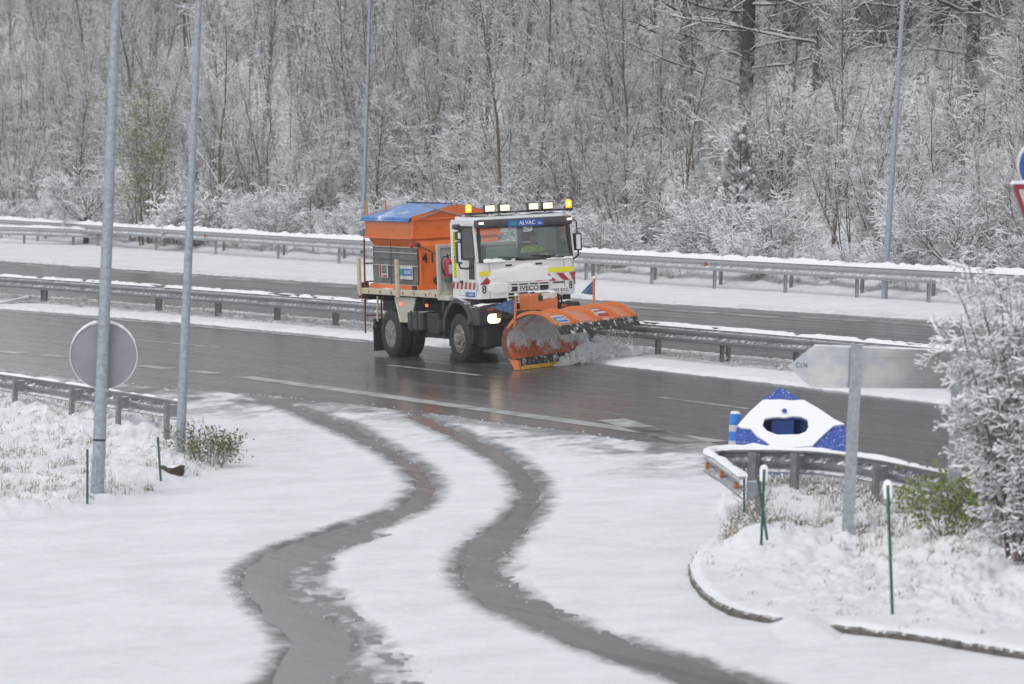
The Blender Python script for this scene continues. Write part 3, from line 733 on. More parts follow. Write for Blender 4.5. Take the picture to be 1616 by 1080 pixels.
def tri(s, rr, n=5):
    P = [(-s, s*.58), (0, -s*1.155), (s, s*.58)]; o = []
    for i, p in enumerate(P):
        p = Vector((p[0], p[1])); a, b = Vector(P[i-1])-p, Vector(P[(i+1) % 3])-p
        for k in range(n+1): o.append(tuple(p + a.normalized()*rr*(1-k/n)**1.6 + b.normalized()*rr*(k/n)**1.6))
    return o
fy = lambda off: (lambda a, b, t_: Vector((a, off+t_, b)))
MB().plate(tri(.46, .06), [], fy(0), .02).build('plate', M['sign_back'], r_)
MB().plate(tri(.45, .06), [tri(.345, .02)], fy(-.006), .006).build('border', M['red_sign'], r_)
MB().plate(tri(.345, .02), [], fy(-.003), .003).build('face', M['white_sign'], r_)
snow_cap([Vector((-.44, .01, .46*.58)), Vector((.44, .01, .46*.58))], .06, .035, 0, 47, step=.04).build('snow_cap', M['snow'], r_, smooth=True)

# ------------------------------------------------------------------ blue divider, bollard, stakes, rock
hb = gnd(1248, 752); hs_ = 8000/hb.y
root = empty('traffic_divider', hb, R(-2)); tag(root, 'blue plastic traffic divider under a thick hood of snow with an oval hole', 'traffic divider')
SLP = R(48); Z0 = .37
def hito(a, b, t_): return Vector((a, b*math.cos(SLP)/1.0 - t_*math.sin(SLP) , Z0 + b*math.sin(SLP) + t_*math.cos(SLP)))
def px2ab(zx, zy):
    """place on the sloping plate from its place in the photograph"""
    px, py = 1080+zx/3.848, 590+zy/3.848
    d = ray(px, py); n = Vector((0, -math.sin(SLP), math.cos(SLP))); o = hb + Vector((0, 0, Z0))
    C0 = Vector((0, 0, CAM_H)); t_ = (o-C0).dot(n)/d.dot(n); q = C0 + d*t_ - o
    return (q.x, q.dot(Vector((0, math.cos(SLP), math.sin(SLP)))))
outl = [px2ab(*q) for q in [(312, 455), (978, 480), (973, 318), (900, 286), (805, 218), (700, 158), (575, 82), (462, 158), (392, 232), (338, 298), (312, 335)]]
hol = [px2ab(*q) for q in [(480, 285), (520, 270), (700, 272), (740, 290), (748, 330), (730, 360), (690, 375), (560, 377), (500, 355), (472, 325)]]
MB().plate(outl, [hol], hito, -.04).build('hood', M['hito_blue_snowed'], root)
side_ = []
mb = MB()
for (a0, b0), (a1, b1) in zip(outl, outl[1:]+outl[:1]):
    p0, p1 = hito(a0, b0, -.04), hito(a1, b1, -.04)
    q0, q1 = Vector((p0.x, p0.y, -.15)), Vector((p1.x, p1.y, -.15))
    ce = Vector((0, .35, 0)); ins = [((v-ce)*.96+ce) for v in (p0, p1, q0, q1)]
    mb.add([p0, p1, q1, q0], [(0, 1, 2, 3)])
mb.build('body', M['hito_blue'], root)
MB().box(-.30, .03, .52, .58, -.1, .93).build('inner_web', M['hito_blue'], root)
sn_out = [px2ab(*q) for q in [(322, 452), (400, 455), (480, 452), (600, 455), (700, 455), (775, 448), (800, 420), (850, 370), (900, 325), (968, 314), (905, 285), (800, 215), (715, 168), (695, 168), (640, 172), (575, 165), (520, 167), (468, 168), (440, 195), (395, 235), (345, 292), (318, 325), (345, 338), (400, 345), (440, 390), (480, 412), (520, 440), (500, 447), (420, 430)]]
random.seed(3)
hol2 = [px2ab(*q) for q in [(482, 283), (520, 276), (560, 272), (600, 276), (650, 268), (700, 270), (742, 288), (750, 330), (732, 362), (690, 378), (560, 380), (500, 358), (470, 325)]]
sn = MB().plate(sn_out, [hol2], lambda a, b, t_: hito(a, b, t_+.002), .04).build('snow_hood', M['snow'], root, bevel=.02, seg=3)
MB().lathe([(.0, .0), (.03, .0), (.04, .02), (.02, .05), (0, .055)], hito(*px2ab(600, 248), .06), 'Z', 10).build('knob', M['hito_blue'], root)
b0 = gnd(1158, 728); root = empty('bollard', b0); tag(root, 'short blue bollard with pale bands and a snow cap beside the traffic divider', 'bollard')
h_ = (at(1158, 652, b0.y) - b0).z; rb = .088
MB().lathe([(rb*.95, -.1), (rb, 0), (rb, h_-.06), (rb*.95, h_-.02), (rb*.5, h_), (0, h_)], (0, 0, 0), 'Z', 24).build('tube', M['bollard_blue'], root, smooth=True)
for z in (.22, .46): MB().lathe([(rb, z), (rb+.003, z), (rb+.003, z+.10), (rb, z+.10)], (0, 0, 0), 'Z', 24, closed=True).build('band', M['grey_band'], root, smooth=True)
MB().box(-.04, .04, -rb-.006, -rb+.03, h_-.16, h_-.12).build('grip', M['bollard_blue'], root, bevel=.01)
MB().lathe([(rb*.9, h_-.01), (rb*.8, h_+.02), (0, h_+.035)], (0, 0, 0), 'Z', 16).build('snow_cap', M['snow'], root, smooth=True)
def stake(px, py, tx, ty, label, cap=False, thick=.017):
    p = onground(px, py); p.z -= .05; d = at(tx, ty, p.y) - p
    root = empty('marker_stake', p); tag(root, label, 'stake', 'green marker stakes')
    Mx = Vector((0, 0, 1)).rotation_difference(d.normalized()).to_matrix().to_4x4(); L = d.length
    mb = MB(); mb.box(-thick, thick, -.004, .004, 0, L, M=Mx); mb.box(-.004, .004, .004, .03, 0, L, M=Mx); mb.build('stake', M['green_stake'], root)
    if cap:
        mb = MB(); n = 10
        Mx2 = Mx @ Matrix.Translation((0, 0, L))
        mb.lathe([(.0, -.16), (.05, -.14), (.055, -.02), (.045, .035), (.02, .055), (0, .058)], (0, 0, 0), 'Z', 12)
        mb.v = [tuple(Mx2 @ Vector((x*.95, y*.35+.015, z))) for x, y, z in mb.v]
        mb.build('snow_cap', M['snow'], root, smooth=True)
stake(138, 800, 138, 709, 'green stake in front of the base of the thick lamp post')
stake(255, 768, 249, 690, 'green stake leaning beside the brown stone on the left bank')
stake(1201, 868, 1206, 741, 'green stake with a snowy head behind the curved guardrail end', True)
stake(1211, 846, 1196, 752, 'green stake leaning across the snowy headed one at the guardrail end')
stake(1175, 832, 1174, 738, 'thin green stake right against the curved guardrail end', thick=.013)
stake(1409, 970, 1401, 766, 'tall green stake with a snowy head standing alone on the island', True)
p = onground(268, 745); rk = MB(); random.seed(5)
bm_ = bmesh.new(); bmesh.ops.create_icosphere(bm_, subdivisions=2, radius=.17)
for v in bm_.verts:
    s_ = 1 + .8*float(fbm(v.co.x*9+3, v.co.y*9+v.co.z*8, 2)); v.co = Vector((v.co.x*1.0, v.co.y*.8, max(-.1, min(.09, v.co.z*1.1))))*s_
rk.add([v.co for v in bm_.verts], [[v.index for v in f.verts] for f in bm_.faces]); bm_.free()
o = rk.build('rock', M['rock'], smooth=False); o.location = p + Vector((0, .12, -.015)); tag(o, 'brown stone half buried on the left bank below the slimmer lamp post', 'rock')

p = gnd(20, 482); mb = MB()
mb.box(-.62, .52, -.16, .16, -.05, .05, M=Matrix.Translation((0, 0, .12)) @ Matrix.Rotation(R(-14), 4, 'Y'))
o = mb.build('concrete_slab', mat('snowy_concrete', (.30, .30, .30), .8, snow=(.2, .5)), bevel=.015); o.location = p; tag(o, 'snow covered concrete slab tilted at the foot of the median guardrail, far left', 'slab')
# ------------------------------------------------------------------ snow plough truck (local axes: x forward, y to the truck's left, z up)
TH = R(25.5)
P0 = gnd(725.6, 573)
hx = Vector((math.sin(TH), -math.cos(TH), 0)); hx.z = GR*hx.x; hx.normalize(); hz = UPN; hy = hz.cross(hx)
TM = Matrix((hx, hy, hz)).transposed().to_4x4(); TM.translation = P0 + hy*1.2
T = empty('snow_plough_truck'); T.matrix_world = TM
tag(T, 'orange and white snow plough truck with its lights on, clearing the wet road', 'truck')
def B(name, mb, m, parent=None, **k): return mb.build(name, m, parent or T, **k)
def rrect(x0, x1, y0, y1, rf, rr, n=5):
    """rounded plan outline; rf radius at the front (x1) corners, rr at the rear"""
    o = []
    for cx, cy, r, a0 in ((x1-rf, y1-rf, rf, 0), (x0+rr, y1-rr, rr, 90), (x0+rr, y0+rr, rr, 180), (x1-rf, y0+rf, rf, 270)):
        for k in range(n+1):
            a = R(a0 + 90*k/n); o.append((cx + r*math.cos(a), cy + r*math.sin(a)))
    return o
XR, XF, YC = -.36, .93, 1.14
fz = lambda z0: (lambda a, b, t_: Vector((a, b, z0+t_)))
fside = lambda y0, s: (lambda a, b, t_: Vector((a, y0 + s*t_, b)))       # (x, z) plane
ffront = lambda x0, s=1: (lambda a, b, t_: Vector((x0 + s*t_, a, b)))    # (y, z) plane
# --- cab
cab = MB().plate(rrect(XR, XF, -YC, YC, .13, .04), [rrect(XR+.05, XF-.05, -YC+.05, YC-.05, .10, .03)], fz(1.36), .77)
cab.plate(rrect(XR+.01, XF-.01, -YC+.01, YC-.01, .12, .04), [], fz(1.362), .03)
cab.plate([(-YC, 2.13), (YC, 2.13), (YC, 2.95), (-YC, 2.95)], [[(-.95, 2.36), (.40, 2.36), (.40, 2.78), (-.95, 2.78)], [(.55, 2.36), (.78, 2.36), (.78, 2.78), (.55, 2.78)]], ffront(XR), .04)
for s in (-1, 1):
    cab.plate([(XR+.04, 2.13), (XF-.01, 2.13), (XF-.13, 2.95), (XR+.04, 2.95)], [[(.10, 2.20), (.80, 2.20), (.715, 2.86), (.10, 2.86)]], fside(s*YC, -s), .045)
cab.plate(rrect(XR, XF-.11, -YC, YC, .14, .05), [], fz(2.95), .06)
cab.plate(rrect(XR+.05, XF-.2, -YC+.08, YC-.08, .12, .05), [], fz(3.01), .06)
CAB = B('cab', cab, M['white_paint'], bevel=.018)
ws = lambda z: XF - .005 - (z-2.13)*.145
def wsf(off): return lambda a, b, t_: Vector((ws(b)+off+t_, a, b))
B('windscreen', MB().plate([(-1.05, 2.14), (1.05, 2.14), (1.02, 2.90), (-1.02, 2.90)], [], wsf(-.02), .008), M['glass'], CAB)
B('windscreen_seal', MB().plate([(-1.10, 2.12), (1.10, 2.12), (1.07, 2.92), (-1.07, 2.92)], [[(-1.04, 2.17), (1.04, 2.17), (1.005, 2.87), (-1.005, 2.87)]], wsf(-.005), .018), M['black'], CAB)
for s in (-1, 1):
    B('side_window', MB().plate([(.09, 2.19), (.81, 2.19), (.725, 2.87), (.09, 2.87)], [], fside(s*(YC-.02), -s), .006), M['glass_dark'], CAB)
    B('window_frame', MB().plate([(.07, 2.17), (.84, 2.17), (.75, 2.89), (.07, 2.89)], [[(.115, 2.215), (.785, 2.215), (.70, 2.845), (.115, 2.845)]], fside(s*(YC+.004), -s), .012), M['black'], CAB)
    B('low_window', MB().plate([(.50, 1.77), (.78, 1.77), (.80, 2.18), (.54, 2.18)], [], fside(s*(YC+.006), -s), .01), M['black'], CAB, bevel=.004)
    d = MB()   # door with its shut lines
    for a, b, c_, e_ in ((.0, .006, 1.42, 2.93), (.83, .836, 1.42, 2.2), (.0, .83, 1.42, 1.426)): d.box(a, b, s*(YC+.001)-.002, s*(YC+.001)+.002, c_, e_)
    B('door_gap', d, M['dark'], CAB)
    B('door_handle', MB().box(.08, .20, s*(YC+.012)-.012, s*(YC+.012)+.012, 1.68, 1.74), M['black'], CAB, bevel=.006)
B('yellow_panel', MB().box(-.25, -.07, -YC-.004, -YC, 1.82, 2.76), M['yellow'], CAB)
text_mesh('side_lettering', 'CONSERVACION', .12, (0, 0, 1), (-1, 0, 0), (-.16, -YC-.006, 2.27), M['black_letter'], CAB, .001, stretch=1.05)
for s in (-1, 1):
    B('hazard_base', MB().plate([(-.33, 1.56), (.90, 1.56), (.90, 1.71), (-.33, 1.71)], [], fside(s*(YC+.002), s), .002), M['white_sign'], CAB)
    mb = MB()
    for k in range(6):
        x = -.30 + .205*k; mb.plate([(x-.05, 1.562), (x+.055, 1.562), (x+.105, 1.708), (x, 1.708)], [], fside(s*(YC+.005), s), .002)
    B('hazard_stripes', mb, M['red'], CAB)
B('door_sticker', MB().box(.30, .76, -YC-.006, -YC, 1.40, 1.50), M['blue_sign'], CAB)
MB().box(.31, .42, -YC-.008, -YC-.004, 1.41, 1.49).build('sticker_mark', M['teal'], CAB)
text_mesh('sticker_lettering', 'ALVAC', .075, (1, 0, 0), (0, 0, 1), (.59, -YC-.008, 1.45), M['white'], CAB, .001)
B('handle_sticker', MB().box(-.02, .20, -YC-.006, -YC, 2.08, 2.13), M['blue_sign'], CAB)
# front: yellow and red hazard markings, fleet number
XN = XF + .002
for a, b in ((-1.10, -.62), (.46, 1.10)): B('yellow_band', MB().box(XN, XN+.003, a, b, 1.84, 1.94), M['yellow'], CAB)
for y in (-1.10, .05, .36, .68, .99):
    mb = MB()
    if y == -1.10: mb.plate([(-1.10, 1.66), (-.86, 1.66), (-.86, 1.82), (-.92, 1.82)], [], ffront(XN), .003)
    else: mb.plate([(y, 1.82), (y+.15, 1.82), (min(y+.32, 1.10), 1.66), (min(y+.17, 1.08), 1.66)], [], ffront(XN), .003)
    B('hazard_stripe', mb, M['red'], CAB)
for pos, rt in (((.97, -YC-.004, 1.58), None),):
    pass
text_mesh('fleet_number', '8', .24, (0, 1, 0), (0, 0, 1), (XN, -1.00, 1.55), M['black_letter'], CAB, .002, stretch=.9)
text_mesh('fleet_number', '8', .24, (0, 1, 0), (0, 0, 1), (XN, 1.01, 1.55), M['black_letter'], CAB, .002, stretch=.7)
for s in (-1, 1): B('front_gap', MB().box(XF, XF+.003, s*.87-.004, s*.87+.004, 1.38, 2.1), M['dark'], CAB)
for y in (-.42, .28):
    B('grab_recess', MB().box(XF+.001, XF+.012, y-.12, y+.12, 2.00, 2.08), M['white_paint'], CAB, bevel=.008)
    B('grab_slot', MB().box(XF+.010, XF+.016, y-.075, y+.075, 2.02, 2.06), M['black'], CAB)
# grille
B('grille_back', MB().box(XF+.001, XF+.004, -.46, .50, 1.25, 1.66), M['dark'], CAB)
mb = MB()
for z in (1.25, 1.32, 1.395, 1.47, 1.60, 1.655): mb.box(XF+.004, XF+.03, -.47, .51, z-.012, z+.012)
for y in (-.47, -.22, .03, .27, .505): mb.box(XF+.004, XF+.026, y-.012, y+.012, 1.25, 1.655)
mb.box(XF+.004, XF+.026, -.22, .28, 1.49, 1.59)
GRI = B('grille', mb, M['white_paint'], CAB)
text_mesh('grille_lettering', 'IVECO', .135, (0, 1, 0), (0, 0, 1), (XF+.030, .03, 1.54), M['black_letter'], GRI, .002, stretch=1.12)
mb = MB()
for k in range(11): mb.box(XF+.001, XF+.006, .60+.025*k, .612+.025*k+.004, 1.605, 1.645)
B('badge', mb, M['black_letter'], CAB)
PLATE = B('licence_plate', MB().box(XF+.004, XF+.02, .47, .97, 1.40, 1.52), M['white'], CAB)
MB().box(XF+.018, XF+.023, .471, .515, 1.402, 1.518).build('plate_band', M['blue_sign'], PLATE)
text_mesh('plate_lettering', '6593 BXG', .098, (0, 1, 0), (0, 0, 1), (XF+.021, .745, 1.46), M['black_letter'], PLATE, .001, stretch=.98)
# snow stuck on the front: a real lumpy layer
def crust(name, fpos, u0, u1, v0, v1, nu, nv, thick, mask, seed, parent, m=None):
    uu, vv = np.meshgrid(np.linspace(u0, u1, nu), np.linspace(v0, v1, nv))
    th = thick(uu, vv)
    vs = [fpos(a, b, t_) for a, b, t_ in zip(uu.ravel(), vv.ravel(), th.ravel())]
    fs = []
    for j in range(nv-1):
        for i in range(nu-1):
            q = (j*nu+i, j*nu+i+1, (j+1)*nu+i+1, (j+1)*nu+i)
            if max(th.ravel()[k] for k in q) > 0: fs.append(q)
    return MB().add(vs, fs).build(name, m or M['snow'], parent, smooth=True)
def th_front(y, z):
    n = fbm(y*3, z*5, 71, 5)
    c = -((y+.16)/.78)**2 - ((z-1.80)/.25)**2 + 1.0
    low = np.where(z < 1.68, -((y+.66)/.30)**2 - ((z-1.60)/.16)**2 + .95, -1)
    c = c - 3*((z < 1.68) & (y > -.55))
    return np.clip((np.maximum(c, low) + .55*n)*.035, -.012, .022)
crust('snow_crust', lambda a, b, t_: Vector((XF+.001+t_, a, b)), -1.12, .72, 1.44, 2.12, 90, 50, th_front, None, 1, CAB)
def th_ws(y, z): return np.clip((.5 - (z-2.13)/.07 + 1.2*fbm(y*5, z*7, 73) - .8*(np.abs(y-.1) < .35))*.03, -.01, .03)
crust('snow_ledge', lambda a, b, t_: Vector((ws(b)+.01+t_, a, b)), -1.0, 1.08, 2.12, 2.26, 70, 10, th_ws, None, 1, CAB)
crust('roof_snow', lambda a, b, t_: Vector((a, b, 3.07+t_)), XR+.06, XF-.22, -1.02, 1.02, 24, 40, lambda a, b: .02+.035*fbm(a*3, b*3, 75), None, 1, CAB)
# visor
vb = MB()
Y_ = np.linspace(-1.17, 1.06, 13)
vs = []
for y in Y_:
    k = 1 - .10*max(0, abs(y+.05)-.85)/.27
    for dx, z in ((-.02, 3.02), (.09*k, 3.01), (.15*k, 2.95), (.15*k, 2.87), (.11*k, 2.83), (-.02, 2.85)): vs.append((XF-.03+dx, y, z))
vb.add(vs, [(i*6+k, i*6+(k+1) % 6, (i+1)*6+(k+1) % 6, (i+1)*6+k) for i in range(12) for k in range(6)] + [tuple(range(5, -1, -1)), tuple(72+k for k in range(6))])
VIS = B('visor', vb, M['visor'], CAB, bevel=.02)
sb_ = MB().box(XF+.12, XF+.132, -.46, .37, 2.845, 2.985).build('visor_sign', M['blue_sign'], VIS)
MB().box(XF+.132, XF+.135, -.42, -.24, 2.87, 2.96).build('visor_mark', M['teal'], VIS)
text_mesh('visor_lettering', 'ALVAC', .115, (0, 1, 0), (0, 0, 1), (XF+.134, -.01, 2.915), M['white'], VIS, .001, stretch=1.05)
text_mesh('visor_lettering', 'S.A.', .06, (0, 1, 0), (0, 0, 1), (XF+.134, .285, 2.90), M['white'], VIS, .001)
for y in (-1.07, .98): MB().box(XF+.12, XF+.135, y-.05, y+.05, 2.93, 2.965).build('marker_lamp', M['marker_white'], VIS)
# mirrors
mr = MB(); mr.box(.45, .60, -1.42, -1.35, 2.12, 2.58)
MR = B('mirror', mr, M['black'], CAB, bevel=.03)
MB().box(.602, .618, -1.415, -1.36, 2.15, 2.55).build('mirror_snow', M['snow'], MR, bevel=.008)
MB().box(.44, .60, -1.42, -1.34, 2.60, 2.79).build('upper_mirror', M['black'], MR, bevel=.03)
MB().box(.602, .616, -1.41, -1.35, 2.63, 2.76).build('mirror_snow', M['snow'], MR, bevel=.008)
MB().box(.26, .52, -1.40, -1.28, 2.82, 2.94).build('kerb_mirror', M['grey_plastic'], MR, bevel=.045)
MB().tube([(.58, -1.40, 2.14), (.60, -1.38, 2.02), (.64, -1.22, 2.0), (.66, -1.13, 2.06)], .022, 8).build('mirror_arm', M['black'], MR, smooth=True)
MB().tube([(.52, -1.36, 2.80), (.6, -1.22, 2.88), (.66, -1.13, 2.86)], .02, 8).build('mirror_arm', M['black'], MR, smooth=True)
ml = B('mirror', MB().box(.62, .78, 1.23, 1.40, 2.26, 2.63), M['black'], CAB, bevel=.03)
MB().box(.782, .80, 1.25, 1.35, 2.29, 2.60).build('mirror_snow', M['snow'], ml, bevel=.008)
MB().tube([(.74, 1.08, 2.90), (.74, 1.22, 2.92), (.72, 1.30, 2.88), (.71, 1.32, 2.62)], .016, 8).build('mirror_arm', M['grey_plastic'], ml, smooth=True)
MB().tube([(.74, 1.12, 2.09), (.73, 1.22, 2.10), (.71, 1.33, 2.16), (.71, 1.33, 2.28)], .02, 8).build('mirror_arm', M['black'], ml, smooth=True)
# roof lamps and beacons on their bar
BAR = B('lamp_bar', MB().tube([(.34, -1.06, 3.13), (.42, -.7, 3.135), (.42, .95, 3.135), (.32, 1.38, 3.13)], .020, 8).tube([(.36, -1.0, 3.10), (.44, -.6, 3.09), (.44, .9, 3.09)], .012, 6).tube([(.42, -.62, 3.13), (.42, -.62, 3.02)], .018, 6).tube([(.42, .72, 3.13), (.42, .72, 3.02)], .018, 6).tube([(.42, .05, 3.13), (.42, .05, 3.04)], .014, 6).tube([(.45, -.55, 3.11), (.47, -.45, 3.07), (.45, -.38, 3.11), (.46, -.28, 3.08), (.45, -.2, 3.11)], .008, 5), M['black'], CAB, smooth=True)
for y in (-.60, -.25, .42, .755):
    l_ = MB().box(.40, .50, y-.125, y+.125, 3.155, 3.315).tube([(.44, y, 3.16), (.44, y, 3.12)], .012, 6).build('work_lamp', M['black'], BAR, bevel=.018)
    MB().box(.501, .512, y-.108, y+.108, 3.172, 3.298).build('work_lamp_lens', M['lamp'], BAR, bevel=.004)
for y, x in ((-1.0, .30), (1.345, .30)):
    MB().lathe([(.085, 3.10), (.085, 3.15), (.07, 3.165), (0, 3.165)], (x, y, 0), 'Z', 16).build('beacon_base', M['black'], BAR, smooth=True)
    MB().lathe([(.062, 3.166), (.064, 3.28), (.052, 3.315), (.03, 3.33), (0, 3.333)], (x, y, 0), 'Z', 18).build('beacon', M['beacon'], BAR, smooth=True)
    MB().lathe([(0, 3.20), (.03, 3.21), (.03, 3.27), (0, 3.28)], (x+.05, y-.02, 0), 'Z', 10).build('beacon_bulb', M['beacon_core'], BAR, smooth=True)
# wipers
for y in (-.35, .45):
    B('wiper', MB().tube([(ws(2.15)+.05, y+.32, 2.15), (ws(2.19)+.035, y+.1, 2.19), (ws(2.22)+.03, y-.30, 2.22)], .011, 5), M['black'], CAB)
# inside the cab
B('dashboard', MB().box(.50, .84, -1.08, 1.08, 1.75, 2.17), M['interior'], CAB, bevel=.04)
B('cab_tray', MB().box(.66, .80, -.05, .42, 2.17, 2.27), M['interior'], CAB, bevel=.02)
for y in (.60, -.62):
    s_ = B('seat', MB().box(-.25, .22, y-.24, y+.24, 1.66, 1.80), M['seat'], CAB, bevel=.05)
    MB().box(-.30, -.17, y-.23, y+.23, 1.78, 2.45).build('backrest', M['seat'], s_, bevel=.05)
    MB().box(-.28, -.19, y-.13, y+.13, 2.48, 2.68).build('headrest', M['seat'], s_, bevel=.04)
SW = Vector((.46, .66, 2.17)); tilt = Matrix.Rotation(R(-32), 4, 'Y')
mb = MB(); mb.tube([SW + (tilt @ Vector((.225*math.cos(a), .225*math.sin(a), 0))) for a in np.linspace(0, 2*math.pi, 33)], .016, 8, caps=False)
for a in (90, 210, 330): mb.tube([SW, SW + (tilt @ Vector((.22*math.cos(R(a)), .22*math.sin(R(a)), 0)))], .013, 6)
mb.tube([SW, SW + Vector((.14, 0, -.22))], .03, 8)
B('steering_wheel', mb, M['black'], CAB, smooth=True)
B('sun_blind', MB().box(.66, .70, -1.0, 1.0, 2.84, 2.90), M['dark'], CAB)
# --- bumper, headlamps, wings
bm_ = MB(); bm_.box(.42, 1.0, -1.19, -.46, .80, 1.20); bm_.box(.42, 1.0, .58, 1.19, .80, 1.20); bm_.box(.55, .97, -.46, .58, .78, 1.10)
BUM = B('bumper', bm_, M['grey_plastic'], bevel=.035)
B('underrun_skirt', MB().box(.45, .93, -1.02, 1.02, .34, .80), M['dark'], bevel=.04)
for s in (-1, 1):
    y0 = -1.02 if s < 0 else .70
    MB().box(.995, 1.008, y0, y0+.36, .83, 1.06).build('headlamp_housing', M['black'], BUM, bevel=.01)
    MB().plate(rrect(.845, 1.045, y0+.03, y0+.33, .085, .085), [], lambda a, b, t_: Vector((1.008+t_, b, a)), .012).build('headlamp', M['headlamp'], BUM, bevel=.006)
    MB().box(1.0, 1.012, y0+.03, y0+.17, 1.115, 1.155).build('indicator', M['amber_off'], BUM, bevel=.005)
    crust('bumper_snow', lambda a, b, t_: Vector((a, b, 1.20+t_)), .62, 1.02, (-1.17 if s < 0 else .62), (-.5 if s < 0 else 1.17), 16, 26, lambda a, b: .015+.05*fbm(a*5, b*4, 77+s) + .02, None, 1, BUM)
text_mesh('bumper_lettering', 'IVECO', .055, (0, 1, 0), (0, 0, 1), (.975, -.66, .805), M['bumper_text'], BUM, .001, stretch=1.3)
B('cab_step', MB().box(.30, .62, -1.17, -.95, .42, .50).box(.28, .62, -1.17, -.95, .80, .86).box(.55, .62, -1.16, -1.0, .42, 1.36), M['dark'], bevel=.015)
B('cab_step', MB().box(.30, .62, .95, 1.17, .42, .50).box(.55, .62, 1.0, 1.16, .42, 1.36), M['dark'], bevel=.015)
def arch(xc, zc, r, y0, y1, a0, a1, th=.035, n=14):
    vs = []
    for k in range(n+1):
        a = R(a0 + (a1-a0)*k/n)
        for rr, y in ((r, y0), (r, y1), (r+th, y1), (r+th, y0)): vs.append((xc + rr*math.cos(a), y, zc + rr*math.sin(a)))
    fs = [(i*4+k, i*4+(k+1) % 4, (i+1)*4+(k+1) % 4, (i+1)*4+k) for i in range(n) for k in range(4)] + [(0, 1, 2, 3), tuple(n*4+k for k in (3, 2, 1, 0))]
    return MB().add(vs, fs)
for s in (-1, 1):
    y0, y1 = sorted((s*1.22, s*.80))
    B('mudguard', arch(-.02, .60, .66, y0, y1, 20, 178, .10), M['grey_plastic'], bevel=.02, smooth=True)
    B('mudguard_edge', MB().box(-.78, -.74, min(s*1.2, s*.9), max(s*1.2, s*.9), .48, 1.25), M['grey_plastic'], bevel=.01)
# --- wheels
def wheel(dual):
    r = .52
    ty = MB().lathe([(.30, .02), (.32, .0), (.44, -.005), (.49, .015), (.515, .04), (.52, .06), (.52, .24), (.515, .26), (.49, .285), (.32, .30), (.30, .28)], (0, 0, 0), 'Y', 40, closed=True)
    for k in range(36):
        a = 2*math.pi*k/36; ca, sa = math.cos(a), math.sin(a)
        Mx = Matrix.Rotation(-a, 4, 'Y')
        ty.box(.505, .53, .045, .145, -.028, .028, M=Mx); ty.box(.505, .53, .16, .255, -.010, .046, M=Mx)
    W = ty.build('wheel', M['rubber'], T, smooth=True)
    if dual: pr = [(.305, .02), (.30, .045), (.265, .06), (.255, .17), (.20, .19), (.12, .19), (.10, .13), (.0, .12)]
    else: pr = [(.305, .02), (.30, .045), (.27, .05), (.255, .035), (.235, .0), (.17, -.015), (.13, .0), (.12, -.05), (.06, -.07), (0, -.07)]
    MB().lathe(pr, (0, 0, 0), 'Y', 32).build('rim', M['rim'], W, smooth=True)
    if not dual:
        nb = MB()
        for k in range(10):
            a = 2*math.pi*k/10; nb.tube([(.195*math.cos(a), .0, .195*math.sin(a)), (.195*math.cos(a), -.035, .195*math.sin(a))], .018, 6)
        nb.build('wheel_nuts', M['rim'], W)
        hl = MB()
        for k in range(10):
            a = 2*math.pi*(k+.5)/10; hl.tube([(.245*math.cos(a), .03, .245*math.sin(a)), (.245*math.cos(a), .012, .245*math.sin(a))], .022, 8)
        hl.build('rim_holes', M['dark'], W)
    else:
        nb = MB()
        for k in range(10):
            a = 2*math.pi*k/10; nb.tube([(.16*math.cos(a), .19, .16*math.sin(a)), (.16*math.cos(a), .15, .16*math.sin(a))], .016, 6)
        nb.build('wheel_nuts', M['rim_dark'], W)
    return W
wf = wheel(False); wf.location = (0, -1.20, .51)
w2 = copy_tree(wf, T); w2.location = (0, 1.20, .51); w2.rotation_euler = (0, 0, math.pi)
wr = wheel(True)
for i, (y, rz) in enumerate(((-1.20, 0), (-.86, 0), (1.20, math.pi), (.86, math.pi))):
    w_ = wr if i == 0 else copy_tree(wr, T)
    w_.location = (-3.56, y, .51); w_.rotation_euler = (0, R(9*i), rz)
# --- chassis
ch = MB(); ch.box(-5.0, .9, -.43, -.33, .62, .95); ch.box(-5.0, .9, .33, .43, .62, .95)
ch.box(-.15, .15, -.95, .95, .42, .62); ch.box(-3.72, -3.42, -.95, .95, .38, .66); ch.box(-.45, .75, -.5, .5, .55, 1.3)
ch.box(-4.9, -.5, -.75, .75, .95, 1.30); ch.box(-2.4, -.6, -.9, .95, .45, .95); ch.tube([(-.4, 0, .6), (-3.4, 0, .55)], .06, 8)
for x in (-5.0, -4.2, -3.0, -2.0, -1.0): ch.box(x, x+.08, -1.1, 1.1, 1.20, 1.31)
B('chassis', ch, M['dark'], bevel=.02)
tk = B('fuel_tank', MB().box(-2.78, -2.02, -1.14, -.62, .60, 1.02), M['grey_plastic'], bevel=.05)
MB().box(-2.56, -2.50, -1.152, -.62, .592, 1.03).box(-2.26, -2.20, -1.152, -.62, .592, 1.03).build('tank_strap', M['dark'], tk)
B('battery_box', MB().box(-1.85, -1.25, -1.08, -.6, .55, 1.0), M['dark'], bevel=.03)
B('air_tank', MB().lathe([(0, -1.2), (.12, -1.18), (.14, -1.1), (.14, -.95), (0, -.93)], (-1.0, 0, .75), 'Y', 16), M['dark'], smooth=True)
for x in (-2.98, -1.62): B('marker_lamp', MB().box(x-.05, x+.05, -1.19, -1.165, 1.14, 1.20), M['marker'], bevel=.01)
B('side_guard', MB().plate([(-3.34, 1.31), (-3.10, .76), (-2.60, .78), (-2.30, 1.31)], [], fside(-1.10, -1), .03), M['cream_clean'])
B('side_guard', MB().plate([(-3.34, 1.31), (-3.10, .76), (-2.60, .78), (-2.30, 1.31)], [], fside(1.10, 1), .03), M['cream_clean'])
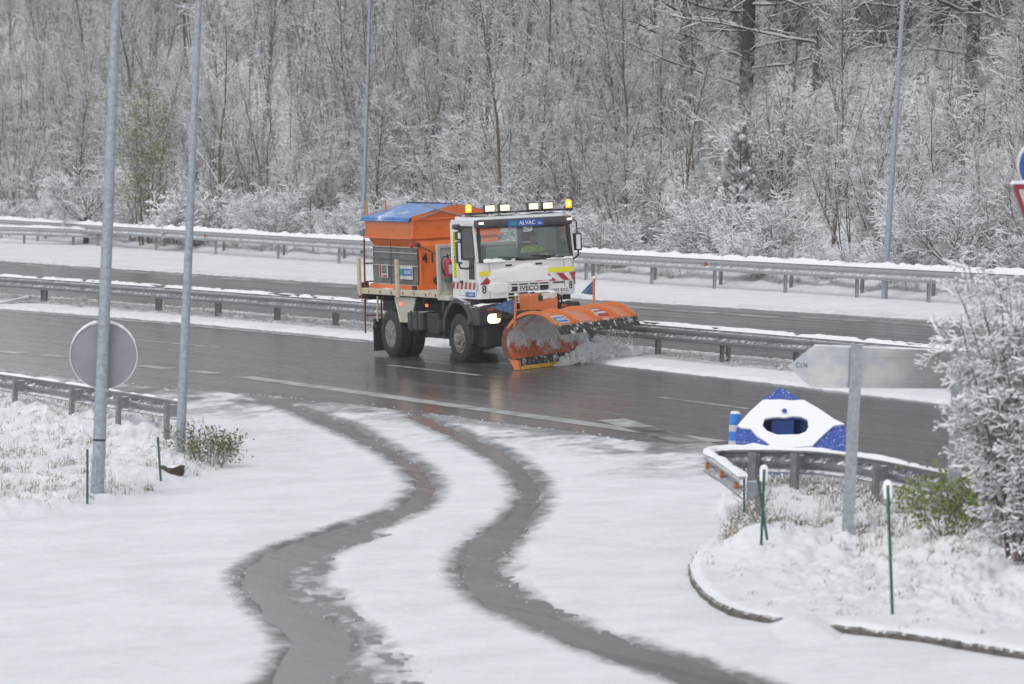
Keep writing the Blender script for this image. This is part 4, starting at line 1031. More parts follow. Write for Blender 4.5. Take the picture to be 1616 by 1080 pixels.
B('guard_edge', MB().tube([(-3.34, -1.13, 1.30), (-3.10, -1.13, .76)], .03, 6), M['cream'])
B('guard_edge', MB().tube([(-4.30, -1.13, 1.30), (-4.36, -1.13, .75)], .025, 6), M['cream'])
for s in (-1, 1):
    y0, y1 = sorted((s*1.2, s*.62))
    B('mudflap', MB().box(-4.46, -4.43, y0, y1, .10, .66), M['dark'])
    B('mudflap_board', MB().box(-4.45, -4.35, y0, y1, .60, .80), M['dark'], bevel=.01)
# --- load bed
bed = MB().box(-5.0, -.90, -1.20, 1.20, 1.34, 1.47); BED = B('load_bed', bed, M['cream'], bevel=.012)
for x in (-4.6, -4.0, -3.4, -2.8, -2.2, -1.6, -1.1): MB().lathe([(0, -.012), (.025, -.01), (.03, 0), (0, 0)], (x, -1.2, 1.40), 'Y', 8).build('bed_bolt', M['rust'], BED)
crust('bed_snow', lambda a, b, t_: Vector((a, b, 1.47+t_)), -4.7, -2.4, -1.19, -1.03, 60, 6, lambda a, b: .03*fbm(a*3, b*4, 81)-.004, None, 1, BED)
for x in (-3.0, -5.03): MB().box(x-.055, x+.055, -1.26, -1.20, 1.30, 2.13).build('stake_post', M['cream'], BED, bevel=.01)
for x in (-3.0, -5.03): MB().box(x-.055, x+.055, 1.20, 1.26, 1.30, 2.13).build('stake_post', M['cream'], BED, bevel=.01)
HB = B('headboard', MB().box(-.99, -.94, -1.21, 1.21, 1.30, 2.48).box(-.94, -.90, -1.21, -1.13, 1.30, 2.48).box(-.94, -.90, -1.13, 1.13, 2.40, 2.48).box(-.90, -.42, -1.20, -.8, 1.30, 1.40), M['cream_clean'], bevel=.012)
# fire extinguisher in its bracket
ex = MB().lathe([(0, 1.68), (.085, 1.69), (.10, 1.72), (.10, 2.08), (.085, 2.13), (.04, 2.16), (.03, 2.19), (0, 2.19)], (-.82, -1.00, 0), 'Z', 20).build('fire_extinguisher', M['red'], T, smooth=True)
MB().lathe([(.103, 1.70), (.104, 1.78), (.103, 1.785), (.08, 1.68)], (-.82, -1.00, 0), 'Z', 20).build('extinguisher_foot', mat('dark_green_band', (.03, .10, .075), .5), ex, smooth=True)
MB().box(-.722, -.716, -1.04, -.96, 1.86, 2.05).build('extinguisher_label', M['white_sign'], ex)
MB().tube([(-.82, -1.0, 2.18), (-.80, -1.02, 2.26), (-.78, -1.05, 2.27)], .016, 6).tube([(-.80, -.98, 2.22), (-.78, -.94, 2.30), (-.76, -.86, 2.30)], .010, 6).build('extinguisher_valve', M['black'], ex)
MB().tube([(-.80, -1.02, 2.22), (-.80, -1.12, 2.22), (-.79, -1.165, 2.12), (-.79, -1.16, 1.98), (-.79, -1.12, 1.86), (-.79, -1.08, 1.82)], .014, 8).build('hose', M['black'], ex, smooth=True)
# --- salt spreader hopper
hp = MB()
XA, XB = -5.02, -2.52
hp.box(XA, XB, -1.05, -1.02, 2.60, 2.98); hp.box(XA, XB, 1.02, 1.05, 2.60, 2.98); hp.box(XA, XA+.03, -1.02, 1.02, 2.60, 2.98); hp.box(XB-.03, XB, -1.02, 1.02, 2.60, 2.98)
hp.box(XA-.03, XB+.03, -1.10, -1.02, 2.56, 2.60); hp.box(XB-.03, XB+.06, -1.10, 1.10, 2.56, 2.61); hp.box(XA-.03, XB+.03, 1.02, 1.10, 2.56, 2.60)
def frus(a, b):  # sloping walls between two rectangles (x0,x1,y,z)
    hp.add([(a[0], -a[2], a[3]), (a[1], -a[2], a[3]), (a[1], a[2], a[3]), (a[0], a[2], a[3]), (b[0], -b[2], b[3]), (b[1], -b[2], b[3]), (b[1], b[2], b[3]), (b[0], b[2], b[3])],
           [(0, 1, 5, 4), (1, 2, 6, 5), (2, 3, 7, 6), (3, 0, 4, 7)])
frus((XA+.02, XB-.02, 1.02, 2.60), (XA+.16, XB+.10, .93, 2.40)); frus((XA+.16, XB+.10, .93, 2.40), (XA+.17, XB+.14, .95, 1.58)); frus((XA+.17, XB+.14, .95, 1.58), (XA+.13, XB+.16, 1.0, 1.47))
hp.box(XA+.12, XB+.17, -1.03, 1.03, 1.47, 1.56)
for x in (XB-.0,): hp.box(x, x+.02, -1.05, -1.0, 2.61, 2.98)
for y in (-.93, .90): hp.box(XB+.12, XB+.16, y-.02, y+.02, 1.56, 2.45)
# gable ends under the tarpaulin
for x in (XA, XB-.02): hp.plate([(-1.05, 2.98), (1.05, 2.98), (1.05, 3.05), (.04, 3.27), (-.04, 3.27), (-1.05, 3.05)], [], ffront(x), .025)
hp.box(XB, XB+.04, -1.05, 1.05, 2.96, 3.0)
HOP = B('hopper', hp, M['orange'], bevel=.008)
B('hopper_side_grime', MB().box(XA+.04, XB-.06, -1.054, -1.05, 2.62, 2.80), M['orange_dirty'], HOP)
tp = MB(); nxp = 26; vs = []
rows = [(-1.12, 2.955), (-1.10, 3.03), (-.8, 3.10), (-.4, 3.195), (0, 3.285), (.4, 3.195), (.8, 3.10), (1.10, 3.03), (1.12, 2.955)]
for i in range(nxp):
    x = XA-.06 + (XB-XA+.06)*i/(nxp-1)
    for j, (y, z) in enumerate(rows): vs.append((x, y, z - (.02*math.sin(math.pi*i/(nxp-1)) if 1 < j < 7 and j != 4 else 0) + .008*math.sin(i*1.9+j)*(j not in (0, 8))))
m_ = len(rows); tp.add(vs, [(i*m_+j, (i+1)*m_+j, (i+1)*m_+j+1, i*m_+j+1) for i in range(nxp-1) for j in range(m_-1)])
TP = B('tarpaulin', tp, M['blue_tarp'], HOP, smooth=True, fix=False)
sm_ = TP.modifiers.new('thickness', 'SOLIDIFY'); sm_.thickness = .012
MB().tube([(XA-.06, -1.12, 2.955), (XB-.02, -1.12, 2.955)], .022, 8).build('tarpaulin_hem', M['blue_tarp'], HOP, smooth=True)
MB().tube([(XB+.02, 0, 3.28), (XA-.05, 0, 3.29)], .02, 6).build('ridge_bar', M['dark'], HOP)
ar = MB(); ar.box(-.5, .5, -.025, .025, -.012, .012, M=Matrix.Translation((XB+.05, -.28, 3.14)) @ Matrix.Rotation(R(-16), 4, 'X') @ Matrix.Rotation(R(90), 4, 'Z'))
ar.box(-.28, .28, -.02, .02, -.012, .012, M=Matrix.Translation((XB+.05, -.62, 3.09)) @ Matrix.Rotation(R(16), 4, 'X') @ Matrix.Rotation(R(90), 4, 'Z'))
ar.tube([(XB+.04, -.50, 3.12), (XB+.07, -.50, 3.12)], .03, 8); ar.tube([(XB+.04, -.05, 3.27), (XB+.08, -.05, 3.27)], .035, 8)
ar.build('tarpaulin_arm', M['galv'], HOP)
# grey curtain with cords and its two signs
cu = MB(); nx_, nz_ = 40, 16; vs = []
for i in range(nx_):
    for j in range(nz_):
        x = XA+.22 + (XB+.10-XA-.26)*i/(nx_-1); z = 1.56 + .82*j/(nz_-1)
        vs.append((x, -.985 - .010*math.sin(i*.55+.3*j) - .012*float(fbm(x*2.2, z*3, 91)), z))
cu.add(vs, [(i*nz_+j, (i+1)*nz_+j, (i+1)*nz_+j+1, i*nz_+j+1) for i in range(nx_-1) for j in range(nz_-1)])
CU = B('curtain', cu, M['curtain'], HOP, smooth=True, fix=False); sm_ = CU.modifiers.new('thickness', 'SOLIDIFY'); sm_.thickness = .01
cd_ = MB()
for z in (2.385, 2.265, 1.985, 1.575): cd_.tube([(XA+.2, -1.015, z), (XB+.14, -1.015, z-.01)], .009, 5)
cd_.build('curtain_cord', M['strap'], HOP)
MB().tube([(XA+1.28, -1.02, 2.48), (XA+1.24, -1.02, 1.56)], .010, 5).tube([(XA+.22, -1.02, 2.12), (XB+.1, -1.02, 2.10)], .007, 5).build('curtain_rope', M['black'], HOP)
s1 = MB().box(-4.38, -3.94, -1.03, -1.015, 1.71, 1.99).build('hopper_sign', M['white_sign'], HOP)
MB().box(-4.36, -4.27, -1.034, -1.03, 1.72, 1.98).build('sign_red_block', M['red'], s1)
for z in (1.92, 1.86, 1.80): MB().box(-4.24, -3.98, -1.034, -1.03, z, z+.05).build('sign_green_bar', M['green_sign'], s1)
MB().box(-4.20, -3.97, -1.034, -1.03, 1.725, 1.765).build('sign_red_bar', M['red'], s1)
s2 = MB().box(-3.28, -2.64, -1.03, -1.015, 1.69, 1.99).build('hopper_sign', M['white_sign'], HOP)
MB().box(-3.27, -2.65, -1.034, -1.03, 1.77, 1.92).build('sign_blue_band', M['blue_sign'], s2)
MB().box(-3.25, -3.07, -1.037, -1.033, 1.775, 1.915).build('sign_mark', M['teal'], s2)
text_mesh('sign_lettering', 'ALVAC', .13, (1, 0, 0), (0, 0, 1), (-2.86, -1.036, 1.845), M['white'], s2, .001, stretch=.95)
text_mesh('hopper_number', '4', .30, (0, 1, 0), (0, 0, 1), (XB+.135, -.83, 2.14), M['black_letter'], HOP, .004, stretch=.9)
text_mesh('hopper_number', '1', .30, (0, 1, 0), (0, 0, 1), (XB+.135, -.655, 2.14), M['black_letter'], HOP, .004, stretch=.9)
MB().tube([(XB+.1, -1.0, 2.46), (XB+.30, -.98, 2.40), (XB+.6, -.95, 2.33), (-1.0, -.9, 2.12)], .016, 6).lathe([(0, 0), (.05, .01), (.05, .05), (0, .06)], (XB+.18, -1.02, 2.44), 'Y', 10).build('hydraulic_line', M['dark'], HOP)
MB().lathe([(0, -.05), (.06, -.04), (.07, 0), (0, .02)], (XB-.02, -1.06, 2.44), 'Y', 12).build('hopper_cap', M['red'], HOP, smooth=True)
MB().lathe([(0, 0), (.11, .0), (.11, .05), (0, .05)], (XB+.17, -.55, 1.66), 'X', 14).build('motor', M['dark'], HOP)
MB().box(XB-.1, XB+.1, -1.06, -.98, 1.45, 1.56).build('hopper_foot', M['dark'], HOP)
LAD = B('ladder', MB().tube([(-4.98, -1.10, 2.54), (-5.06, -1.12, .47)], .022, 6).tube([(-4.98, -.72, 2.54), (-5.06, -.72, .47)], .022, 6).tube([(-5.05, -1.12, .85), (-5.05, -.72, .85)], .015, 6).tube([(-5.04, -1.12, 1.22), (-5.04, -.72, 1.22)], .015, 6).tube([(-5.03, -1.12, 1.6), (-5.03, -.72, 1.6)], .015, 6).tube([(-5.01, -1.12, 2.0), (-5.01, -.72, 2.0)], .015, 6), M['rust'], smooth=True)
rg = MB(); rg.box(-5.35, -5.0, -1.15, .9, 1.30, 1.42); rg.box(-5.28, -5.08, -1.16, -.98, 1.22, 1.58); rg.tube([(-5.15, -.6, 1.3), (-5.25, -.3, .7)], .09, 8); rg.lathe([(0, .60), (.3, .58), (.3, .62), (0, .68)], (-5.3, -.1, 0), 'Z', 16)
B('spreader_unit', rg, M['rust'], bevel=.01)
for y, ln in ((-.98, 0), (-.58, .03)): B('rear_marker_post', MB().tube([(XA-.02, y, 2.9), (XA-.02, y+ln*2, 3.36)], .022, 6), M['plow_out'], HOP)

# ------------------------------------------------------------------ the plough
PLL = Vector((3.58, -1.59, 0)); PD = Vector((-math.sin(R(34)), math.cos(R(34)), 0)); PN = Vector((math.cos(R(34)), math.sin(R(34)), 0)); PLEN = 3.3
def pp(a, n, z): return PLL + PD*a + PN*n + Vector((0, 0, z))
CC, CRN, CRZ = (.42, .56), .62, .565
def ell(al, off=0.0): return CC[0] + (CRN+off)*math.cos(al), CC[1] + (CRZ+off)*math.sin(al)
prof = [(.05, .04), (-.02, .14), (-.09, .26)] + [ell(R(a)) for a in np.linspace(205, 42, 22)] + [(1.0, .885)]
na = 26
def sheet(off, m, a0=0.0, a1=PLEN, pr=prof):
    vs = []; k = len(pr)
    nrm_ = []
    for j in range(k):
        p, q = pr[max(0, j-1)], pr[min(k-1, j+1)]; tx, tz = q[0]-p[0], q[1]-p[1]; L = math.hypot(tx, tz); nrm_.append((-tz/L, tx/L))
    for i in range(na):
        a = a0 + (a1-a0)*i/(na-1)
        for j, (n, z) in enumerate(pr): vs.append(pp(a, n+nrm_[j][0]*off, z+nrm_[j][1]*off))
    return vs, [(i*k+j, (i+1)*k+j, (i+1)*k+j+1, i*k+j+1) for i in range(na-1) for j in range(k-1)], nrm_
vi, fi, nrm_ = sheet(0, 0); vo, fo, _ = sheet(.02, 0)
k = len(prof)
PLOW = MB().add(vo, fo).build('plough_blade', M['plow_out'], T, smooth=True)
MB().add(vi, [f[::-1] for f in fi]).build('blade_face', M['plow_in'], PLOW, smooth=True, fix=False)
def rib(a, w_=.05, h_=.07, j0=0):
    vs = []
    for j in range(j0, k):
        n, z = prof[j]
        for da_, o in ((-w_/2, .018), (w_/2, .018), (w_/2, .018+h_), (-w_/2, .018+h_)): vs.append(pp(a+da_, n+nrm_[j][0]*o, z+nrm_[j][1]*o))
    m = k-j0
    return MB().add(vs, [(i*4+q, i*4+(q+1) % 4, (i+1)*4+(q+1) % 4, (i+1)*4+q) for i in range(m-1) for q in range(4)] + [(0, 1, 2, 3), tuple((m-1)*4+q for q in (3, 2, 1, 0))])
for a in (.03, .85, 1.75, 2.55, PLEN-.03): rib(a).build('rib', M['plow_out'], PLOW, bevel=.006)
# rubber flap below the curl, dusted with snow
M['flap'] = mat('rubber_flap_snowed', (.015, .015, .016), .6, snow_cover=(.52, .66, 7.0))
fl = MB(); vs = []
for i in range(na):
    a = PLEN*i/(na-1); j_ = .012*math.sin(i*2.1)
    for n, z in ((.97, .925), (1.025, .88), (1.095+j_, .715), (1.08+j_, .715), (1.01, .87), (.965, .91)): vs.append(pp(a, n, z))
fl.add(vs, [(i*6+q, i*6+(q+1) % 6, (i+1)*6+(q+1) % 6, (i+1)*6+q) for i in range(na-1) for q in range(6)] + [tuple(range(6)), tuple((na-1)*6+q for q in range(5, -1, -1))])
fl.build('rubber_flap', M['flap'], PLOW, smooth=False)
e1 = MB(); vs = []
for i in range(na):
    a = PLEN*i/(na-1)
    for n, z in ((.08, .04), (.095, .05), (-.0, .24), (-.03, .22)): vs.append(pp(a, n, z))
e1.add(vs, [(i*4+q, i*4+(q+1) % 4, (i+1)*4+(q+1) % 4, (i+1)*4+q) for i in range(na-1) for q in range(4)] + [(0, 1, 2, 3), tuple((na-1)*4+q for q in (3, 2, 1, 0))])
e1.build('wear_strip', M['flap'], PLOW)
e2 = MB(); e2.add([pp(a, n, z) for a in (-.02, PLEN) for n, z in ((.12, .005), (.145, .01), (.115, .085), (.085, .08))], [(0, 1, 2, 3), (7, 6, 5, 4)] + [(q, 4+q, 4+(q+1) % 4, (q+1) % 4) for q in range(4)])
e2.build('cutting_edge', M['yellow_edge'], PLOW)
MB().add([pp(a, n, z) for a in (-.10, -.02) for n, z in ((.0, .02), (.15, .01), (.12, .20), (-.02, .22))], [(0, 1, 2, 3), (7, 6, 5, 4)] + [(q, 4+q, 4+(q+1) % 4, (q+1) % 4) for q in range(4)]).build('edge_shoe', M['plow_out'], PLOW)
# rear stiffening at the near end, rusty
st_ = [(-.05, .20)] + [ell(R(a), .12) for a in np.linspace(205, 150, 8)]
st_ += [ell(R(a), .01) for a in np.linspace(150, 205, 8)]
MB().plate(st_, [], lambda a, b, t_: pp(.0+t_, a, b), .05).build('end_stiffener', M['rust'], PLOW)
for a, f in ((.42, .09), (2.90, .08)):
    pass
def flag(a, n, z0, h, lean, name='marker_pole'):
    b, t_ = pp(a, n, z0), pp(a+lean[0], n+lean[1], z0+h)
    pl = MB().tube([b, t_], .026, 8).build(name, M['plow_out'], PLOW, smooth=True)
    MB().lathe([(0, -.02), (.035, -.01), (.035, .03), (0, .04)], t_, 'Z', 10).build('pole_tip', M['snow'], pl, smooth=True)
    return pl, b, t_
pl, b, t_ = flag(-.03, .02, .90, .64, (.02, .05))
def tri_flag(b, t_, f0, f1, d, L, mname, parent):
    p0, p1 = b.lerp(t_, f0), b.lerp(t_, f1); q = (p0+p1)/2 + d*L
    w_ = Vector((.0, .0, 0)); n = (p1-p0).cross(q-p0).normalized()*.006
    mid1, mid2 = p1.lerp(q, .5) + n*5, p0.lerp(q, .5) + n*5
    V_ = [p0, p1, mid1, q, mid2]
    MB().add([v+n for v in V_] + [v-n for v in V_], [(0, 1, 2, 4), (4, 2, 3), (9, 7, 6, 5), (8, 7, 9)] + [(i, 5+i, 5+(i+1) % 5, (i+1) % 5) for i in range(5)]).build('flag', M[mname], parent)
tri_flag(b, t_, .38, .92, (-PN*.75 - PD*.35 + Vector((0, 0, -.02))).normalized(), .50, 'blue_flag', pl)
pl, b, t_ = flag(2.62, .38, 1.14, .60, (.03, .02))
tri_flag(b, t_, .40, .95, (-PN*.7 - PD*.3 + Vector((0, 0, -.30))).normalized(), .30, 'blue_flag', pl)
# stickers on top of the curl
def on_curl(a0, a1, aA, aB, off, name, m):
    vs = []; n_ = 5
    for i in range(n_):
        al = R(aA + (aB-aA)*i/(n_-1))
        for a in (a0, a1):
            for o in (off, off+.004): vs.append(pp(a, *ell(al, o)))
    fs = [(i*4, i*4+2, i*4+6, i*4+4) for i in range(n_-1)] + [(i*4+1, i*4+5, i*4+7, i*4+3) for i in range(n_-1)] + [(i*4, i*4+4, i*4+5, i*4+1) for i in range(n_-1)] + [(i*4+2, i*4+3, i*4+7, i*4+6) for i in range(n_-1)]
    fs += [(0, 1, 3, 2), ((n_-1)*4, (n_-1)*4+2, (n_-1)*4+3, (n_-1)*4+1)]
    return MB().add(vs, fs).build(name, m, PLOW)
on_curl(.12, .72, 40, 62, .021, 'blade_sticker', M['white_sign']); on_curl(.30, .68, 43, 58, .026, 'sticker_band', M['blue_sign']); on_curl(.14, .27, 43, 58, .026, 'sticker_mark', M['teal'])
def curl_text(body, a, al, size):
    al = R(al); p = pp(a, *ell(al, .031))
    up = PN*(-math.sin(al)) + Vector((0, 0, math.cos(al))); return text_mesh('sticker_lettering', body, size, PD, up, p, M['white'], PLOW, .001)
curl_text('ALVAC', .49, 50, .12)
on_curl(1.85, 2.42, 45, 75, .021, 'red_sticker', M['red'])
mb = MB()
for a0, a1, b0_, b1_ in ((1.90, 1.98, 48, 72), (2.02, 2.30, 64, 69), (2.02, 2.38, 53, 58)): on_curl(a0, a1, b0_, b1_, .026, 'sticker_bar', M['white_sign'])
# carrier and hydraulics between bumper and blade
cr = MB(); cr.box(.95, 1.25, -.40, .45, .55, 1.10); cr.box(1.2, 1.75, -.33, .30, 1.06, 1.44)
CR_ = B('plough_carrier', cr, M['plow_out'], bevel=.02)
crust('carrier_snow', lambda a, b, t_: Vector((a, b, 1.44+t_)), 1.2, 1.76, -.16, .30, 16, 20, lambda a, b: .035+.03*fbm(a*6, b*6, 85), None, 1, CR_)
crust('carrier_snow', lambda a, b, t_: Vector((1.75+t_, a, b)), -.08, .28, 1.32, 1.46, 16, 10, lambda a, b: np.clip((b-1.36)*.35+.015*fbm(a*6, b*9, 86), -.01, .03), None, 1, CR_)
MB().box(1.75, 1.765, -.15, -.05, 1.30, 1.42).build('carrier_plate', M['black'], CR_)
hy_ = MB()
for y in (.34, .40): hy_.tube([(1.55, y-.02, 1.42), (1.6, y+.05, 1.36), (1.62, y+.05, 1.22), (1.55, y, 1.08), (1.3, y, .9)], .018, 6)
for y in (-.42, -.55): hy_.tube([(1.1, y, 1.05), (1.5, y-.02, 1.10), (1.9, y+.1, 1.06), (2.1, y+.1, .9)], .017, 6)
hy_.tube([(1.0, -.3, .9), (2.2, -.5, .75)], .06, 8); hy_.tube([(1.0, .35, .9), (1.55, .55, .75)], .06, 8)
hy_.box(1.1, 2.1, -.5, -.38, .42, .55); hy_.box(1.1, 1.6, .38, .5, .42, .55); hy_.box(1.05, 1.3, -.8, -.35, .95, 1.08)
hy_.tube([(1.6, -.9, 1.0), (1.9, -.5, 1.12), (2.1, -.1, 1.1)], .015, 6)
hy_.build('hydraulics', M['dark'], CR_)

# ------------------------------------------------------------------ driver
def skin_body(name, joints, edges, m, root_i=0, sub=2):
    me = bpy.data.meshes.new(name); me.from_pydata([j[0] for j in joints], edges, [])
    o = bpy.data.objects.new(name, me); COL.objects.link(o)
    sk = o.modifiers.new('skin', 'SKIN'); sk.use_smooth_shade = True
    ss = o.modifiers.new('sub', 'SUBSURF'); ss.levels = ss.render_levels = sub
    for v, j in zip(me.skin_vertices[0].data, joints): v.radius = (j[1], j[2] if len(j) > 2 else j[1])
    me.skin_vertices[0].data[root_i].use_root = True
    bpy.context.view_layer.update()
    m2 = bpy.data.meshes.new_from_object(o.evaluated_get(bpy.context.evaluated_depsgraph_get()))
    bpy.data.objects.remove(o); bpy.data.meshes.remove(me)
    m2.name = name; m2.materials.clear(); m2.materials.append(m)
    m2.polygons.foreach_set('use_smooth', [True]*len(m2.polygons))
    return m2
dy = .62
J = [((-.06, dy, 1.84), .15, .12), ((-.07, dy, 2.02), .14, .10), ((-.07, dy, 2.22), .16, .10), ((-.05, dy, 2.33), .11, .08), ((-.03, dy, 2.40), .05), ((-.01, dy, 2.46), .055),
     ((.0, dy, 2.52), .085, .075), ((-.01, dy, 2.60), .085, .078), ((-.01, dy, 2.665), .055)]
E_ = [(0, 1), (1, 2), (2, 3), (3, 4), (4, 5), (5, 6), (6, 7), (7, 8)]
def arm(s):
    b = len(J); sh = (-.05, dy+s*.19, 2.31); el = (.12, dy+s*.29, 2.08); wr_ = (.33, dy+s*.205, 2.235); pa_ = (.39, dy+s*.20, 2.26)
    J.extend([(sh, .065), (el, .045), (wr_, .03), (pa_, .036, .02)]); E_.extend([(3, b), (b, b+1), (b+1, b+2), (b+2, b+3)])
    for f, (oy, L) in enumerate(((-.030, .85), (-.010, 1.0), (.010, .95), (.030, .75))):
        q = len(J); J.extend([((.425, dy+s*(.20+oy*.9), 2.27+.0*f), .0095), ((.46, dy+s*(.20+oy), 2.275), .009), ((.47+.008*L, dy+s*(.20+oy), 2.245), .008), ((.45, dy+s*(.20+oy), 2.228), .0075)])
        E_.extend([(b+3, q), (q, q+1), (q+1, q+2), (q+2, q+3)])
    q = len(J); J.extend([((.40, dy+s*.160, 2.255), .011), ((.43, dy+s*.150, 2.235), .010), ((.455, dy+s*.165, 2.225), .008)]); E_.extend([(b+3, q), (q, q+1), (q+1, q+2)])
def leg(s):
    b = len(J); J.extend([((.02, dy+s*.11, 1.82), .095), ((.40, dy+s*.15, 1.80), .075), ((.46, dy+s*.15, 1.56), .055), ((.50, dy+s*.15, 1.44), .045), ((.62, dy+s*.16, 1.425), .03)])
    E_.extend([(0, b), (b, b+1), (b+1, b+2), (b+2, b+3), (b+3, b+4)])
for s in (-1, 1): arm(s)
for s in (-1, 1): leg(s)
person = link_mesh('person', skin_body('person', J, E_, M['skin'])); person.matrix_world = TM
tag(person, 'driver in a bright yellow safety jacket holding the steering wheel behind the windscreen', 'person')
JJ = [((-.06, dy, 1.86), .17, .14), ((-.07, dy, 2.04), .165, .125), ((-.07, dy, 2.22), .18, .125), ((-.055, dy, 2.33), .12, .095), ((-.04, dy, 2.385), .065)]
EE = [(0, 1), (1, 2), (2, 3), (3, 4)]
for s in (-1, 1):
    b = len(JJ); JJ += [((-.05, dy+s*.20, 2.31), .085), ((.12, dy+s*.30, 2.08), .063), ((.30, dy+s*.22, 2.212), .047)]; EE += [(3, b), (b, b+1), (b+1, b+2)]
jk = link_mesh('jacket', skin_body('jacket', JJ, EE, M['hivis']), person)
tr_ = [((-.06, dy, 1.80), .16, .12)]; te = []
for s in (-1, 1):
    b = len(tr_); tr_ += [((.02, dy+s*.11, 1.82), .105), ((.40, dy+s*.15, 1.80), .085), ((.46, dy+s*.15, 1.58), .068), ((.49, dy+s*.15, 1.46), .06)]; te += [(0, b), (b, b+1), (b+1, b+2), (b+2, b+3)]
link_mesh('trousers', skin_body('trousers', tr_, te, M['trousers']), person)
hr = MB()
bm_ = bmesh.new(); bmesh.ops.create_uvsphere(bm_, u_segments=20, v_segments=14, radius=1)
for v in bm_.verts:
    x, y, z = v.co; v.co = Vector((-.022 + x*.092, dy + y*.098, 2.625 + (z*.085 if z > -.3 else -.03 - .05*(x < .2)))) if True else v.co
hr.add([v.co for v in bm_.verts if True], [[v.index for v in f.verts] for f in bm_.faces]); bm_.free()
hr.build('hair', M['hair'], person, smooth=True)
fc = MB(); fc.lathe([(0, .0), (.016, .004), (.012, .03), (0, .045)], (.075, dy, 2.525), 'Z', 8)
for s in (-1, 1): fc.lathe([(0, -.012), (.022, -.005), (.024, .01), (0, .02)], (-.01, dy+s*.088, 2.545), 'Z', 8)
fc.build('nose_and_ears', M['skin'], person, smooth=True)
ey = MB()
for s in (-1, 1): ey.lathe([(0, -.010), (.010, 0), (0, .010)], (.072, dy+s*.033, 2.572), 'Z', 8)
ey.box(.070, .078, dy-.025, dy+.025, 2.490, 2.498)
ey.build('eyes_and_mouth', M['hair'], person)
# ------------------------------------------------------------------ snow thrown off the blade: clods rolling out at its far end
random.seed(12)
rv = np.random.default_rng(5); cl = MB()
def clod(c, r):
    bmq = bmesh.new(); bmesh.ops.create_icosphere(bmq, subdivisions=1, radius=r); o_ = rv.uniform(0, 50)
    for v in bmq.verts: v.co = v.co*(1+.5*float(fbm(v.co.x/r*1.5+o_, v.co.y/r*1.5+v.co.z/r, 3))); 
    cl.add([v.co+c for v in bmq.verts], [[v.index for v in f.verts] for f in bmq.faces]); bmq.free()
for i in range(800):
    f = rv.random(); a = PLEN*(.50+.50*f) + abs(rv.normal(0, .50))*(f > .25)
    n = .16 + rv.normal(0, .17) + .15*(a-PLEN > 0); z = .03 + abs(rv.normal(0, .12))*(.4+1.3*f) + (.35*rv.random()**2 if a > PLEN*.9 else 0)
    clod(pp(a, n, z), rv.uniform(.010, .055)*(1.3-.9*min(1, z/.4)))
# the heap rolling along the right half of the blade and out past its end
na_, nn2 = 70, 26; vs = []
for i in range(na_):
    for j in range(nn2):
        a = 1.2 + 3.3*i/(na_-1); n = -.25 + 1.0*j/(nn2-1)
        c_ = .10 + .12*max(0, a-PLEN); wd = .22 + .10*max(0, a-2)
        h_ = (.05 + .36*sst(1.1, 3.2, a))*(1-.55*sst(3.5, 4.5, a))*math.exp(-((n-c_)/wd)**2)
        h_ = h_*(1 + .6*float(fbm(a*3, n*4, 61)) + .35*float(fbm(a*9, n*10, 62))) - .03
        vs.append(pp(a, n, h_))
cl.add(vs, [(i*nn2+j, (i+1)*nn2+j, (i+1)*nn2+j+1, i*nn2+j+1) for i in range(na_-1) for j in range(nn2-1)])
sp = cl.build('ploughed_snow', M['snow'], smooth=True); sp.matrix_world = TM; tag(sp, kind='stuff')
# ------------------------------------------------------------------ bare trees: skeletons grown branch by branch, snow lying along the branches
def seg_tubes(P0, P1, R0, R1, n=3):
    """tubes round many segments at once; one corner of each faces up"""
    A = P1-P0; L = np.linalg.norm(A, axis=1, keepdims=True); A = A/np.maximum(L, 1e-9)
    Z = np.zeros_like(A); Z[:, 2] = 1; vert = np.abs(A[:, 2]) > .97; Z[vert] = (1, 0, 0)
    U = Z - A*np.sum(A*Z, 1, keepdims=True); U /= np.linalg.norm(U, axis=1, keepdims=True); W = np.cross(A, U)
    ang = 2*np.pi*np.arange(n)/n
    C, S_ = np.cos(ang), np.sin(ang)
    ring = U[:, None]*C[None, :, None] + W[:, None]*S_[None, :, None]
    V = np.concatenate([P0[:, None]+ring*R0[:, None, None], P1[:, None]+ring*R1[:, None, None]], 1)
    m = len(P0); b = (np.arange(m)*2*n)[:, None, None]; k = np.arange(n)
    F = np.stack([k, (k+1) % n, n+(k+1) % n, n+k], -1)[None] + b
    return V.reshape(-1, 3), F.reshape(-1, 4)
